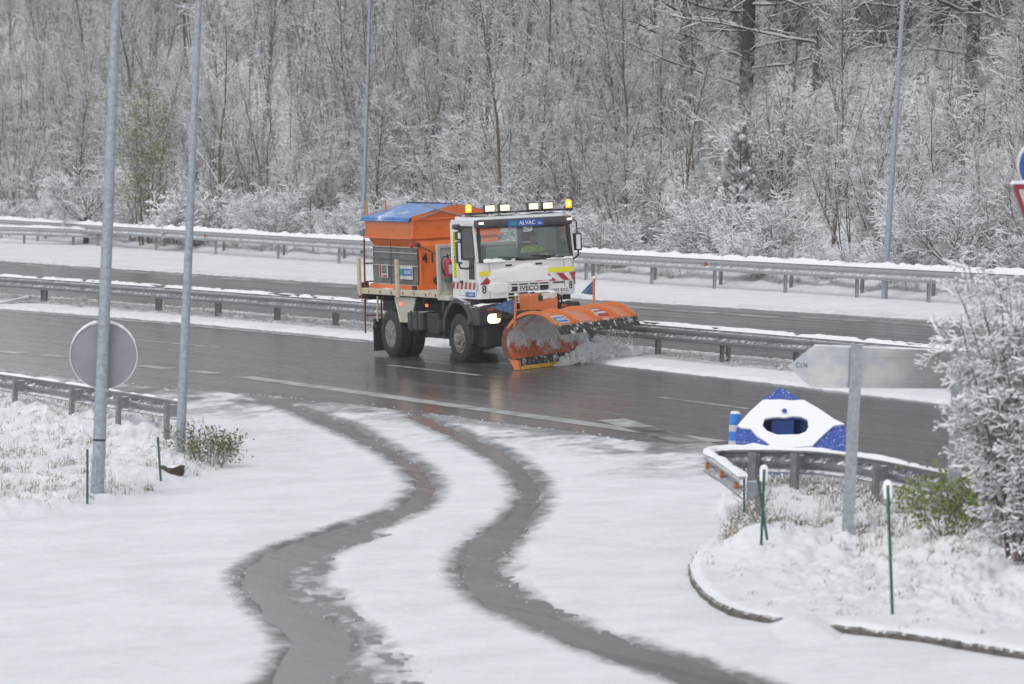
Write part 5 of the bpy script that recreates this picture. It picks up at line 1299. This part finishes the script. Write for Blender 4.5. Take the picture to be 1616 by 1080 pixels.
class Skel:
    def __init__(s, seed): s.r = np.random.default_rng(seed); s.S = []; s.leaf = []
    def limb(s, p, d, L, r0, r1, seg, wob, trop, kids, lvl=0):
        """kids: list per level of dict(n, start, ang, len, r, trop, wob, seg)"""
        n = max(2, int(L/seg)); d = np.array(d, float); d /= np.linalg.norm(d); p = np.array(p, float); pts = [p.copy()]; dirs = [d.copy()]
        for i in range(n):
            q = p + d*(L/n); ra, rb = r0+(r1-r0)*i/n, r0+(r1-r0)*(i+1)/n
            s.S.append((*p, *q, ra, rb, lvl)); p = q; pts.append(p.copy())
            d = d + s.r.normal(0, wob, 3) + np.array([0, 0, trop/n]); d /= np.linalg.norm(d); dirs.append(d.copy())
        if not kids:
            s.leaf.append(pts[-1]); return
        K = kids[0]; m = s.r.poisson(K['n']) if K.get('rand', 1) else int(K['n'])
        az = s.r.uniform(0, 6.28)
        for j in range(m):
            t = K['start'] + (K.get('end', 1.0)-K['start'])*((j+s.r.random())/m); i = min(n-1, int(t*n)); f = t*n-i
            b = pts[i]*(1-f)+pts[i+1]*f; dd = dirs[i]
            az += 2.4 + s.r.normal(0, .4)
            o = np.cross(dd, [0.31, .22, .93]); o /= np.linalg.norm(o)+1e-9; o2 = np.cross(dd, o)
            side = o*math.cos(az) + o2*math.sin(az)
            a = K['ang'] + s.r.normal(0, .12)
            nd = dd*math.cos(a) + side*math.sin(a)
            sh = K.get('taper', .55)
            LL = K['len']*(1-sh*(t-K['start'])/max(.05, 1-K['start']))*s.r.uniform(.7, 1.25)
            rr = min(K['r'], (r0+(r1-r0)*t)*.8)
            s.limb(b, nd, LL, rr, rr*K.get('rt', .35), K.get('seg', .3), K.get('wob', .1), K.get('trop', 0), kids[1:], lvl+1)
    def arr(s): return np.array(s.S)
    def meshes(s, name, bark, twig, snow_r=.5, snow_min=.006, trunk_lvl=0, sides=3, leaf=None, snow_lo=0.0, flat=.86, snow_lvl=9):
        A = s.arr(); tr = A[:, 8] <= trunk_lvl; out_ = []
        for nm, sel, mt, sd_ in (('trunk', tr, bark, 6), ('crown', ~tr, twig, sides)):
            B_ = A[sel]
            V, F = seg_tubes(B_[:, :3], B_[:, 3:6], B_[:, 6], B_[:, 7], sd_); mi = np.zeros(len(F), int)
            ax = B_[:, 3:6]-B_[:, :3]; L = np.linalg.norm(ax, axis=1); dz = np.abs(ax[:, 2])/np.maximum(L, 1e-9)
            k = (dz < flat) & (s.r.random(len(B_)) > snow_lo) & (B_[:, 8] <= snow_lvl)
            Q = B_[k]
            if len(Q):
                rs0, rs1 = Q[:, 6]*snow_r+snow_min, Q[:, 7]*snow_r+snow_min
                w_ = (1-.6*dz[k]**2)*s.r.uniform(.6, 1.25, len(Q)); rs0, rs1 = rs0*w_, rs1*w_
                a, b = Q[:, :3].copy(), Q[:, 3:6].copy(); a[:, 2] += Q[:, 6]*.75+rs0*.5; b[:, 2] += Q[:, 7]*.75+rs1*.5
                V2, F2 = seg_tubes(a, b, rs0, rs1, 4 if nm == 'trunk' else 3); F = np.concatenate([F, F2+len(V)]); V = np.concatenate([V, V2]); mi = np.concatenate([mi, np.ones(len(F2), int)])
            if nm == 'crown' and leaf:
                n, size, spread = leaf['n'], leaf['size'], leaf['spread']
                tips = np.array(s.leaf)[s.r.integers(0, len(s.leaf), n)] + s.r.normal(0, spread, (n, 3))
                u = s.r.normal(0, 1, (n, 3)); u /= np.linalg.norm(u, axis=1, keepdims=True); v = np.cross(u, s.r.normal(0, 1, (n, 3))); v /= np.linalg.norm(v, axis=1, keepdims=True)
                sz = size*s.r.uniform(.6, 1.3, (n, 1)); LV = np.stack([tips-u*sz, tips+v*sz*.6, tips+u*sz, tips-v*sz*.6], 1).reshape(-1, 3)
                LF = np.arange(n*4).reshape(-1, 4) + len(V); V = np.concatenate([V, LV]); F = np.concatenate([F, LF]); mi = np.concatenate([mi, np.full(n, 2)])
            mats = [mt, M['snow']] + ([leaf['mat']] if leaf else [])
            out_.append(np_mesh(nm, V, F, mats, mi))
        return out_
def twigs(n, L, r=.006, ang=.75, trop=.1, seg=.12, wob=.16, start=.15, **k): return dict(n=n, start=start, ang=ang, len=L, r=r, rt=.5, seg=seg, wob=wob, trop=trop, **k)
def sapling(seed, H, up=.45, dense=1.0):
    s = Skel(seed); r = s.r
    s.limb((0, 0, -.3), (r.normal(0, .04), r.normal(0, .04), 1), H, .010*H**.9, .012, .5, .035, .1, [
        dict(n=26*dense, start=.12, ang=up+.15, len=H*.30, r=.028, rt=.3, seg=.28, wob=.07, trop=.55, taper=.75),
        twigs(8*dense, H*.10+.15, .009, .6, .25, .16), twigs(4*dense, .30, .0055, .7, .15, .12)])
    return s
def multistem(seed, H, n, lean, dense=1.0):
    s = Skel(seed); r = s.r
    for i in range(n):
        a = 2*math.pi*i/n + r.normal(0, .4); l_ = lean*r.uniform(.4, 1.2)
        s.limb((.15*math.cos(a), .15*math.sin(a), -.3), (l_*math.cos(a), l_*math.sin(a), 1), H*r.uniform(.7, 1.05), .028, .008, .45, .05, .12, [
            dict(n=15*dense, start=.15, ang=.55, len=H*.22, r=.016, rt=.35, seg=.22, wob=.09, trop=.35, taper=.6),
            twigs(6.5*dense, .55, .008, .65, .2, .15), twigs(3*dense, .25, .005, .7, .1, .12)])
    return s
def spreading(seed, H, limbs, dense=1.0, trunkh=.25, r0=.11, flat=1.05):
    s = Skel(seed); r = s.r
    s.limb((0, 0, -.3), (r.normal(0, .05), r.normal(0, .05), 1), H*trunkh+.3, r0, r0*.75, .3, .04, .05, [
        dict(n=limbs, rand=0, start=.72, end=.99, ang=flat-.25, len=H*.80, r=r0*.42, rt=.18, seg=.25, wob=.09, trop=.75, taper=.15),
        dict(n=10*dense, start=.15, ang=.65, len=H*.28, r=.022, rt=.3, seg=.2, wob=.10, trop=.25, taper=.5),
        twigs(6*dense, .55, .009, .7, .1, .14), twigs(3*dense, .28, .0055, .7, .05, .1)])
    return s
def tallforest(seed, H, dense=1.0):
    s = Skel(seed); r = s.r
    s.limb((0, 0, -.4), (r.normal(0, .03), r.normal(0, .03), 1), H, .016*H, .03, .8, .03, .05, [
        dict(n=24*dense, start=.10, ang=1.25, len=H*.26, r=.05, rt=.25, seg=.35, wob=.08, trop=.12, taper=.5),
        dict(n=9*dense, start=.15, ang=.75, len=1.25, r=.016, rt=.4, seg=.25, wob=.10, trop=.05),
        twigs(5*dense, .5, .008, .7, .0, .16)])
    return s
def shrub(seed, H, stems, lean, dense=1.0, droop=-.55):
    s = Skel(seed); r = s.r
    for i in range(stems):
        a = r.uniform(0, 6.28); l_ = lean*r.uniform(.2, 1.3); q = r.uniform(0, .5)
        s.limb((q*math.cos(a), q*math.sin(a), -.15), (l_*math.cos(a), l_*math.sin(a), 1), H*r.uniform(.7, 1.2), .016, .006, .2, .08, droop, [
            dict(n=10*dense, start=.2, ang=.75, len=H*.34, r=.010, rt=.5, seg=.15, wob=.13, trop=-.25, taper=.4),
            twigs(6*dense, .30, .006, .75, -.1, .1)], 1)
    s.S.append((0, 0, -.3, 0, 0, .05, .06, .05, 0))
    return s
LEAFW = dict(n=2600, size=.035, spread=.10, mat=M['bud'])
KIND = {}
def kind(key, skel, bark, twig, **k): KIND[key] = skel.meshes(key, M[bark], M[twig], **k)
kind('sap1', sapling(1, 9.5), 'bark', 'twig', snow_min=.0045); kind('sap2', sapling(2, 8.0, .35), 'bark_warm', 'twig_warm', snow_min=.004)
kind('sap3', sapling(3, 11, .40), 'bark', 'twig', snow_min=.005, leaf=LEAFW); kind('sap4', sapling(4, 7, .5, 1.1), 'bark_dark', 'twig', snow_min=.008)
kind('mul1', multistem(11, 7.5, 7, .28), 'bark', 'twig', snow_min=.0045, trunk_lvl=0); kind('mul2', multistem(12, 6.0, 9, .42), 'bark_warm', 'twig_warm', snow_min=.0045)
kind('mul3', multistem(13, 8.5, 6, .22), 'bark_warm', 'twig_warm', snow_min=.0045, leaf=dict(n=3500, size=.03, spread=.12, mat=M['bud']))
kind('mul4', multistem(14, 4.5, 11, .5, 1.1), 'bark', 'twig', snow_min=.009)
kind('tall1', tallforest(21, 15), 'bark_dark', 'twig_dark', snow_r=.7, snow_min=.009, snow_lo=.25); kind('tall2', tallforest(22, 13, .9), 'bark_dark', 'twig_dark', snow_r=.7, snow_min=.008, snow_lo=.25)
kind('tall3', tallforest(23, 17, .9), 'bark', 'twig', snow_r=.5, snow_min=.006)
kind('shr1', shrub(31, 1.7, 16, .7), 'bark', 'twig', snow_min=.014, snow_r=.8); kind('shr2', shrub(32, 1.3, 20, .95, droop=-.8), 'bark', 'twig', snow_min=.016, snow_r=.8)
kind('shr3', shrub(33, 2.4, 14, .5, droop=-.35), 'bark_warm', 'twig_warm', snow_min=.011); kind('shr4', shrub(34, 1.0, 22, 1.1, droop=-.5), 'bark', 'twig_warm', snow_min=.013)
def plant(key, name, x, y, label, cat, group=None, scale=1.0, rz=0.0, z=None, lean=0.0):
    root = empty(name, (x, y, gz(x, y) if z is None else z), rz, scale); tag(root, label, cat, group)
    root.rotation_euler = (lean, lean*.5, rz)
    tr, cr = KIND[key]
    link_mesh('trunk' if cat == 'tree' else 'stems', tr, root); link_mesh('crown' if cat == 'tree' else 'branches', cr, root)
    return root
# --- individual trees one can tell apart
def px_plant(key, skel, px, py, h, name, label, bark='bark', twig='twig', cat='tree', rz=0.0, Y=None, **k):
    KIND[key] = skel.meshes(key, M[bark], M[twig], **k)
    y = Y; p = onground(px, py) if Y is None else at(px, py, Y)
    if Y is not None: p.z = gz(p.x, p.y)
    return plant(key, name, p.x, p.y, label, cat, None, 1.0, rz)
def yR_(px): return float(pv(FRAIL, gnd(px, 430).x))
px_plant('ind1', spreading(41, 3.4, 7, 1.1, .30, .12, 1.15), 137, 380, 3.4, 'bare_tree', 'small dark trunked tree with snowy limbs forking low, beside the thick lamp post', 'bark_dark', 'twig', rz=.4, Y=193, snow_min=.015, snow_r=.7, trunk_lvl=0)
px_plant('ind2', sapling(43, 8.5, .62, .75), 345, 380, 8.5, 'bare_tree', 'straight bare tree with upswept snowy limbs just right of the slimmer lamp post', 'bark_warm', 'twig', rz=1.1, Y=183, snow_min=.012, snow_r=.6)
px_plant('ind3', sapling(45, 9.0, .42, .9), 792, 300, 9, 'bare_tree', 'slender pale trunked tree dotted with snowy buds above the truck cab', 'bark_warm', 'twig', rz=.2, Y=156, snow_min=.010, leaf=dict(n=5200, size=.035, spread=.14, mat=M['bud']))
px_plant('ind4', spreading(47, 3.0, 9, 1.0, .18, .075, 1.25), 1500, 430, 3.0, 'bare_tree', 'low tree with wide level snowy limbs behind the far guardrail, near the right edge', 'bark_dark', 'twig', rz=.9, Y=128, snow_min=.013, snow_r=.7)
def boughs(seed, H):
    s = Skel(seed); r = s.r
    s.limb((0, 0, -.4), (r.normal(0, .02), r.normal(0, .02), 1), H, .0155*H, .05, .7, .03, .03, [
        dict(n=40, start=.08, ang=1.42, len=5.2, r=.055, rt=.25, seg=.35, wob=.07, trop=.10, taper=.35),
        dict(n=13, start=.12, ang=.75, len=1.5, r=.017, rt=.4, seg=.25, wob=.10, trop=-.10, taper=.4),
        twigs(9, .55, .009, .75, -.05, .16)])
    return s
KIND['bgh1'] = boughs(71, 16).meshes('bgh1', M['bark_dark'], M['twig_black'], snow_r=.55, snow_min=.012, snow_lvl=2, snow_lo=.1)
KIND['bgh2'] = boughs(72, 14).meshes('bgh2', M['bark_dark'], M['twig_black'], snow_r=.55, snow_min=.012, snow_lvl=2, snow_lo=.1)
for i_, (px, Y, key, rz, lab) in enumerate(((1531, 146, 'bgh1', .4, 'dark thick trunked tree with long snow lined boughs at the upper right'), (1290, 156, 'bgh2', 1.9, 'dark forest tree with long level snow lined boughs on the slope above the young pine'), (1612, 143, 'bgh2', 3.1, None), (1175, 160, 'bgh1', 4.4, None), (1420, 153, 'bgh1', 5.3, None), (1075, 166, 'bgh2', 2.6, None), (1345, 161, 'bgh1', 1.2, None), (1480, 153, 'bgh2', .9, None), (1240, 163, 'bgh1', 3.6, None), (1580, 150, 'bgh1', 2.2, None))):
    q = at(px, 200, Y); plant(key, 'forest_tree', q.x, Y, lab or 'dark forest tree with snow lined boughs among others on the right slope', 'tree', None if lab else 'dark boughed trees on the right slope', 1.0, rz)
px_plant('ind6', multistem(51, 6.0, 6, .22, 1.0), 232, 300, 6, 'budding_tree', 'slim tree in yellow green bud between the two left lamp posts', 'bark_warm', 'twig_warm', rz=.3, Y=187, snow_min=.006, leaf=dict(n=6500, size=.036, spread=.16, mat=M['leaf_green']))
px_plant('ind7', shrub(53, 1.9, 34, .55, 1.1, -.9), 315, 370, 1.9, 'snowy_shrub', 'rounded shrub bowed under thick snow behind the slimmer lamp post', 'bark', 'twig', 'shrub', Y=182, snow_min=.035, snow_r=1.0)
px_plant('ind8', sapling(55, 6.4, .5, .8), 1078, 300, 6.4, 'bare_tree', 'brown warm toned bare tree left of the small pine', 'bark_warm', 'twig_warm', rz=.8, Y=150, snow_min=.006)
px_plant('ind9', sapling(57, 7.6, .45, .9), 1318, 300, 7.6, 'bare_tree', 'thin bare tree between the young pine and the right hand lamp post', 'bark_warm', 'twig_warm', rz=.1, Y=142, snow_min=.009, leaf=dict(n=3400, size=.03, spread=.12, mat=M['bud']))
# --- the young pine
def pine(seed, H):
    r = np.random.default_rng(seed); S_ = [(0, 0, -.2, 0, 0, H, .05, .015)]; tips = []
    for z in np.linspace(.3, H-.12, 15):
        n = 3; L = (.16 + .30*(H-z))*r.uniform(.7, 1.25)
        for k_ in range(n):
            a = 2*math.pi*k_/n + r.uniform(0, 2); d = np.array([math.cos(a), math.sin(a), r.uniform(.45, .9)]); d /= np.linalg.norm(d)
            p = np.array([0, 0, z]); m = 4
            for i in range(m):
                q = p + d*L/m; S_.append((*p, *q, .014, .010)); p = q; d = d + np.array([0, 0, .20]); d /= np.linalg.norm(d)
                if i > 0: tips.append((p.copy(), d.copy()))
                if i in (1, 2):
                    for sg in (-1, 1):
                        d2 = d + sg*.8*np.array([-math.sin(a), math.cos(a), .2]); d2 /= np.linalg.norm(d2); q2 = p + d2*L*.3; S_.append((*p, *q2, .009, .007)); tips.append((q2, d2)); tips.append(((p+q2)/2, d2))
    for z in np.linspace(H-.3, H, 4): tips.append((np.array([0, 0, z]), np.array([0, 0, 1.0])))
    A = np.array(S_); V, F = seg_tubes(A[:, :3], A[:, 3:6], A[:, 6], A[:, 7], 5)
    tr = np_mesh('trunk', V, F, M['bark_dark'])
    P_, D_ = np.array([t[0] for t in tips]), np.array([t[1] for t in tips]); nn_ = 75
    P2, D2 = np.repeat(P_, nn_, 0), np.repeat(D_, nn_, 0)
    b = P2 - D2*r.uniform(0, .22, (len(P2), 1)); nd = D2*.75 + r.normal(0, .5, P2.shape); nd /= np.linalg.norm(nd, axis=1, keepdims=True)
    V, F = seg_tubes(b, b+nd*r.uniform(.07, .13, (len(b), 1)), np.full(len(b), .0042), np.full(len(b), .002), 3); mi = np.zeros(len(F), int)
    sel = r.random(len(P_)) < .75; c = P_[sel] + np.array([0, 0, .045]); k_ = len(c)
    V2, F2 = seg_tubes(c-D_[sel]*.11, c+D_[sel]*.05, r.uniform(.035, .06, k_), r.uniform(.045, .075, k_), 7)
    return tr, np_mesh('foliage', np.concatenate([V, V2]), np.concatenate([F, F2+len(V)]), [M['needle'], M['snow']], np.concatenate([mi, np.ones(len(F2), int)]))
p = at(1166, 330, 144); p.z = gz(p.x, p.y)
root = empty('young_pine', p); tag(root, 'young pine with snow tufts on its upturned branches among the bare trees', 'tree'); root.scale = (1, 1, 1)
tr, fo_ = pine(7, 3.7); link_mesh('trunk', tr, root); link_mesh('foliage', fo_, root)
# --- the rest of the wood
rng = np.random.default_rng(77)
LBL = {'sap': ('bare_tree', 'slender bare tree with upswept snowy twigs in the wood beyond the road', 'tree', 'slender bare trees of the wood'),
       'mul': ('bare_thicket', 'many stemmed bare thicket with frosted twigs in the wood', 'tree', 'many stemmed thickets of the wood'),
       'tal': ('forest_tree', 'tall dark forest tree with snow along its level limbs up the hillside', 'tree', 'tall forest trees on the hillside'),
       'shr': ('snowy_shrub', 'snow laden shrub with arching twigs at the foot of the wood', 'shrub', 'shrubs behind the far guardrail')}
def wood(keys, d0, d1, count, smin, smax, mind, xl=None, avoid=()):
    done = []; tries = 0
    while len(done) < count and tries < count*60:
        tries += 1
        y = rng.uniform(118, 275); lim = .112*y + 1.5; x = rng.uniform(-lim, lim)
        if xl and not (xl[0] < x/y < xl[1]): continue
        d = y - float(pv(FRAIL, x))
        if not d0 < d < d1: continue
        if any((x-a)**2 + ((y-b)*.45)**2 < mind**2 for a, b in done): continue
        k_ = keys[rng.integers(len(keys))]; nm, lb, ct, gr_ = LBL[k_[:3]]; low = .58 if (x/y > .03 and k_[:3] in ('sap', 'mul') and d > 12) else 1.0
        plant(k_, nm, x, y, lb, ct, gr_, rng.uniform(smin, smax)*low, rng.uniform(0, 6.28), lean=rng.normal(0, .03)); done.append((x, y))
    return len(done)
wood(['shr1', 'shr2', 'shr4'], 4.5, 9, 50, .75, 1.2, .8)
wood(['shr1', 'shr2', 'shr3'], 8, 20, 64, .8, 1.3, .9)
wood(['shr3', 'shr3', 'shr1'], 20, 62, 95, .9, 1.5, 1.0)
wood(['mul4', 'mul2', 'sap4', 'mul1'], 9, 24, 56, .6, .95, 1.1)
wood(['sap1', 'sap2', 'sap3', 'mul1', 'mul3'], 15, 40, 105, .7, 1.05, 1.0)
wood(['sap1', 'sap2', 'mul1', 'mul3'], 38, 72, 90, .8, 1.1, 1.1)
wood(['tall1', 'tall2'], 45, 70, 26, .8, 1.15, 1.3, xl=(.03, .13))
wood(['tall1', 'tall2'], 40, 75, 16, .8, 1.1, 1.6, xl=(.01, .06))
wood(['tall3', 'tall1'], 42, 75, 24, .7, 1.0, 2.0, xl=(-.13, .02))

# ------------------------------------------------------------------ the snowy bush at the right, close to the camera
def bush(seed):
    s = Skel(seed); r = s.r
    for i in range(76):
        a = r.uniform(0, 6.28); l_ = r.uniform(.05, .34); q = r.uniform(0, .6)
        s.limb((q*math.cos(a), q*math.sin(a), -.1), (l_*math.cos(a), l_*math.sin(a), 1), r.uniform(1.5, 3.2), .020, .006, .22, .07, -.15, [
            dict(n=19, start=.06, ang=1.2, len=.46, r=.009, rt=.5, seg=.10, wob=.13, trop=.0, taper=.25),
            twigs(9, .15, .0055, .9, .1, .06, .18), twigs(2.5, .06, .005, .9, 0, .04)], 1)
    s.S.append((0, 0, -.3, 0, 0, .1, .08, .07, 0))
    return s
KIND['bush'] = bush(61).meshes('bush', M['bark_dark'], M['bush_twig'], snow_r=.9, snow_min=.011, snow_lo=.25, sides=3)
p = onground(1684, 884)
plant('bush', 'snowy_bush', p.x, p.y + .3, 'big dense reddish twigged bush covered in snow at the right edge, nearest plant', 'bush', None, 1.08, .6)
for px, py, w_, h_, n, key, lab, nm, mt in ((1495, 845, .45, 1.05, 420, 'green_sh', 'green leaved shoots growing at the left foot of the big snowy bush', 'green_shoots', 'leaf_green'),
                                   (328, 738, .60, .64, 620, 'olive_sh', 'low olive green shrub beside the foot of the slimmer lamp post', 'low_shrub', 'leaf_olive')):
    s = Skel(int(px)); r = s.r
    for i in range(26):
        a = r.uniform(0, 6.28); l_ = r.uniform(.1, 1.0); q = r.uniform(0, w_*.5)
        s.limb((q*math.cos(a), q*math.sin(a), -.05), (l_*math.cos(a), l_*math.sin(a), 1), h_*r.uniform(.55, 1.1), .008, .004, .12, .10, -.05, [twigs(7, .24, .004, .7, .25, .08, .12)], 1)
    s.S.append((0, 0, -.1, 0, 0, .03, .02, .02, 0))
    KIND[key] = s.meshes(key, M['bark'], M['twig_warm'], snow_min=.003, snow_lo=.55, leaf=dict(n=n*(2 if key == 'olive_sh' else 4), size=.030 if key == 'green_sh' else .024, spread=.05, mat=M[mt]))
    p = onground(px, py); plant(key, nm, p.x, p.y, lab, 'shrub')

# ------------------------------------------------------------------ grass poking through the snow
def grass(name, poly, n, hmin, hmax, seed, dens=None, mats=('grass_dry', 'grass_green'), gfrac=.3, snowy=.5):
    r = np.random.default_rng(seed); P = np.asarray(poly)[:, :2]; lo, hi = P.min(0), P.max(0)
    Q = r.uniform(lo, hi, (n*14, 2)); Q = Q[poly_sd(P, Q[:, 0], Q[:, 1]) > .12]
    keep = (fbm(Q[:, 0]*1.3, Q[:, 1]*.6, seed) + .4*fbm(Q[:, 0]*5, Q[:, 1]*2, seed+1) + r.normal(0, .12, len(Q))) > .02
    if dens: keep &= r.random(len(Q)) < dens(Q[:, 0], Q[:, 1])
    Q = Q[keep][:n]
    # each tuft: several bent blades
    nb = 7; T_ = np.repeat(Q, nb, 0); m = len(T_)
    h = (r.uniform(hmin, hmax, len(Q))*r.uniform(.6, 1.2, len(Q))).repeat(nb)*r.uniform(.5, 1.1, m)
    x = T_[:, 0]+r.normal(0, .04, m); y = T_[:, 1]+r.normal(0, .05, m); z = ground_z(x, y)-.03
    a = r.uniform(0, 6.28, m); ln = r.uniform(.05, .6, m)*h
    p0 = np.stack([x, y, z], 1); p1 = p0 + np.stack([np.cos(a)*ln*.35, np.sin(a)*ln*.35, h*.6], 1); p2 = p0 + np.stack([np.cos(a)*ln, np.sin(a)*ln, h*r.uniform(.75, 1.0, m)], 1)
    w_ = r.uniform(.002, .0045, m)
    V1, F1 = seg_tubes(p0, p1, w_, w_*.8, 3); V2, F2 = seg_tubes(p1, p2, w_*.8, w_*.25, 3)
    g = (np.repeat(fbm(Q[:, 0]*.9, Q[:, 1]*.5, seed+9) + r.normal(0, .25, len(Q)), nb) > 1-2*gfrac).astype(int)
    mi = np.concatenate([np.repeat(g, 3), np.repeat(g, 3)]); V = np.concatenate([V1, V2]); F = np.concatenate([F1, F2+len(V1)])
    # snow caught on part of the tufts
    k_ = r.random(m) < snowy; c = p1[k_]; d = (p2-p1)[k_]; s_ = r.uniform(.005, .013, k_.sum())
    V3, F3 = seg_tubes(c, c+d*.7+np.array([0, 0, .005]), s_, s_*.6, 4)
    mi = np.concatenate([mi, np.full(len(F3), 2)]); F = np.concatenate([F, F3+len(V)]); V = np.concatenate([V, V3])
    o = link_mesh(name, np_mesh(name, V, F, [M[mats[0]], M[mats[1]], M['snow']], mi)); tag(o, kind='stuff'); return o
grass('bank_grass', BANK, 1350, .06, .24, 3, gfrac=.22, snowy=.45)
IS2 = gl([(1135, 810), (1160, 795), (1283, 790), (1457, 822), (1616, 850), (1700, 880), (1700, 930), (1400, 905), (1180, 880), (1120, 880), (1128, 845)])
grass('island_grass', IS2, 1050, .07, .26, 5, gfrac=.30, snowy=.4)
grass('island_grass', ISLE, 420, .05, .14, 8, gfrac=.15, snowy=.35)
MED = np.array([(x, float(pv(MRAIL, x)) + o) for x, o in [(x, -1.2) for x in np.linspace(-26, 12, 20)] + [(x, 3.2) for x in np.linspace(12, -26, 20)]])
grass('median_grass', MED, 1500, .05, .20, 9, gfrac=.12, snowy=.6)
FARV = np.array([(x, float(pv(FRAIL, x)) + o) for x, o in [(x, 2.5) for x in np.linspace(-24, 15, 20)] + [(x, 9) for x in np.linspace(15, -24, 20)]])
grass('verge_grass', FARV, 2600, .15, .55, 10, gfrac=.15, snowy=.7)

# ------------------------------------------------------------------ clods of slush thrown up along the tyre tracks and the fringe of the carriageway
def clods(name, pts, rad, mi_p, seed):
    r = np.random.default_rng(seed); n = len(pts)
    bmq = bmesh.new(); bmesh.ops.create_icosphere(bmq, subdivisions=1, radius=1); IV = np.array([v.co[:] for v in bmq.verts]); IF = np.array([[v.index for v in f.verts] for f in bmq.faces]); bmq.free()
    J_ = 1 + r.normal(0, .22, (n, len(IV), 1)); sc_ = np.stack([r.uniform(.8, 1.7, n), r.uniform(.8, 1.7, n), r.uniform(.4, .8, n)], 1)*rad[:, None]
    V = pts[:, None] + IV[None]*J_*sc_[:, None]; F = IF[None] + (np.arange(n)*len(IV))[:, None, None]
    mi = np.repeat((r.random(n) < mi_p).astype(int), len(IF))
    o = link_mesh(name, np_mesh(name, V.reshape(-1, 3), F.reshape(-1, 3), [M['snow_dirty'], M['snow']], mi)); tag(o, kind='stuff')
r = np.random.default_rng(99); pts_ = []; rad_ = []
for T_, out_w in ((TA, .22), (TB, .22)):
    for side in (1, 2):
        E1 = gl([(q[side], q[0]) for q in T_])
        seg_ = np.linalg.norm(np.diff(E1[:, :2], axis=0), axis=1); cum = np.concatenate([[0], np.cumsum(seg_)]); n = int(cum[-1]*2.2)
        s_ = r.uniform(0, cum[-1], n); x = np.interp(s_, cum, E1[:, 0]); y = np.interp(s_, cum, E1[:, 1])
        keep = fbm(x*1.5, y*.7, 55) + r.normal(0, .2, n) > -.05; x, y = x[keep], y[keep]; n = len(x)
        x = x + (-1 if side == 1 else 1)*r.normal(.05, .08, n); y = y + r.normal(0, .25, n); pts_.append(np.stack([x, y, ground_z(x, y)+.004], 1)); rad_.append(r.uniform(.004, .016, n)*r.uniform(.5, 1.2, n))
for T_ in (PA, PB, PL):
    n = 120; rows_ = r.uniform(T_[0][0], 1075 if T_ is not PL else T_[-1][0], n); A_1 = np.interp(rows_, [q[0] for q in T_], [q[1] for q in T_]); B_1 = np.interp(rows_, [q[0] for q in T_], [q[2] for q in T_])
    px_ = A_1 + (B_1-A_1)*r.random(n); Q = gl(list(zip(px_, rows_)))
    bad = np.zeros(n, bool)
    for TT in (TA, TB): bad |= strip_d(TT, Q[:, 0], Q[:, 1]) > .02
    keep = ~bad & (fbm(Q[:, 0]*2.2, Q[:, 1]*.9, 57) + r.normal(0, .15, n) > 0); Q = Q[keep]
    pts_.append(np.stack([Q[:, 0], Q[:, 1], ground_z(Q[:, 0], Q[:, 1])+.004], 1)); rad_.append(r.uniform(.004, .018, len(Q)))
n = 320; x = r.uniform(-14, 9, n); y = yFr(x) + r.normal(-.25, .45, n); keep = fbm(x*1.1, y*.5, 58) >-.15; x, y = x[keep], y[keep]
pts_.append(np.stack([x, y, ground_z(x, y)+.004], 1)); rad_.append(r.uniform(.005, .022, len(x)))
clods('slush_clods', np.concatenate(pts_), np.concatenate(rad_), .35, 5)
# ------------------------------------------------------------------ the winter air between camera and hill
HAZE = 0.00045
if HAZE:
    m = bpy.data.materials.new('winter_air'); m.use_nodes = True; t = m.node_tree; t.nodes.clear()
    o_ = t.nodes.new('ShaderNodeOutputMaterial'); pv_ = t.nodes.new('ShaderNodeVolumePrincipled')
    pv_.inputs['Color'].default_value = (.86, .87, .90, 1); pv_.inputs['Density'].default_value = HAZE; pv_.inputs['Anisotropy'].default_value = 0.0
    t.links.new(pv_.outputs[0], o_.inputs['Volume'])
    hzo = MB().box(-260, 260, -150, 420, -14, 75).build('haze', m); tag(hzo, kind='stuff')
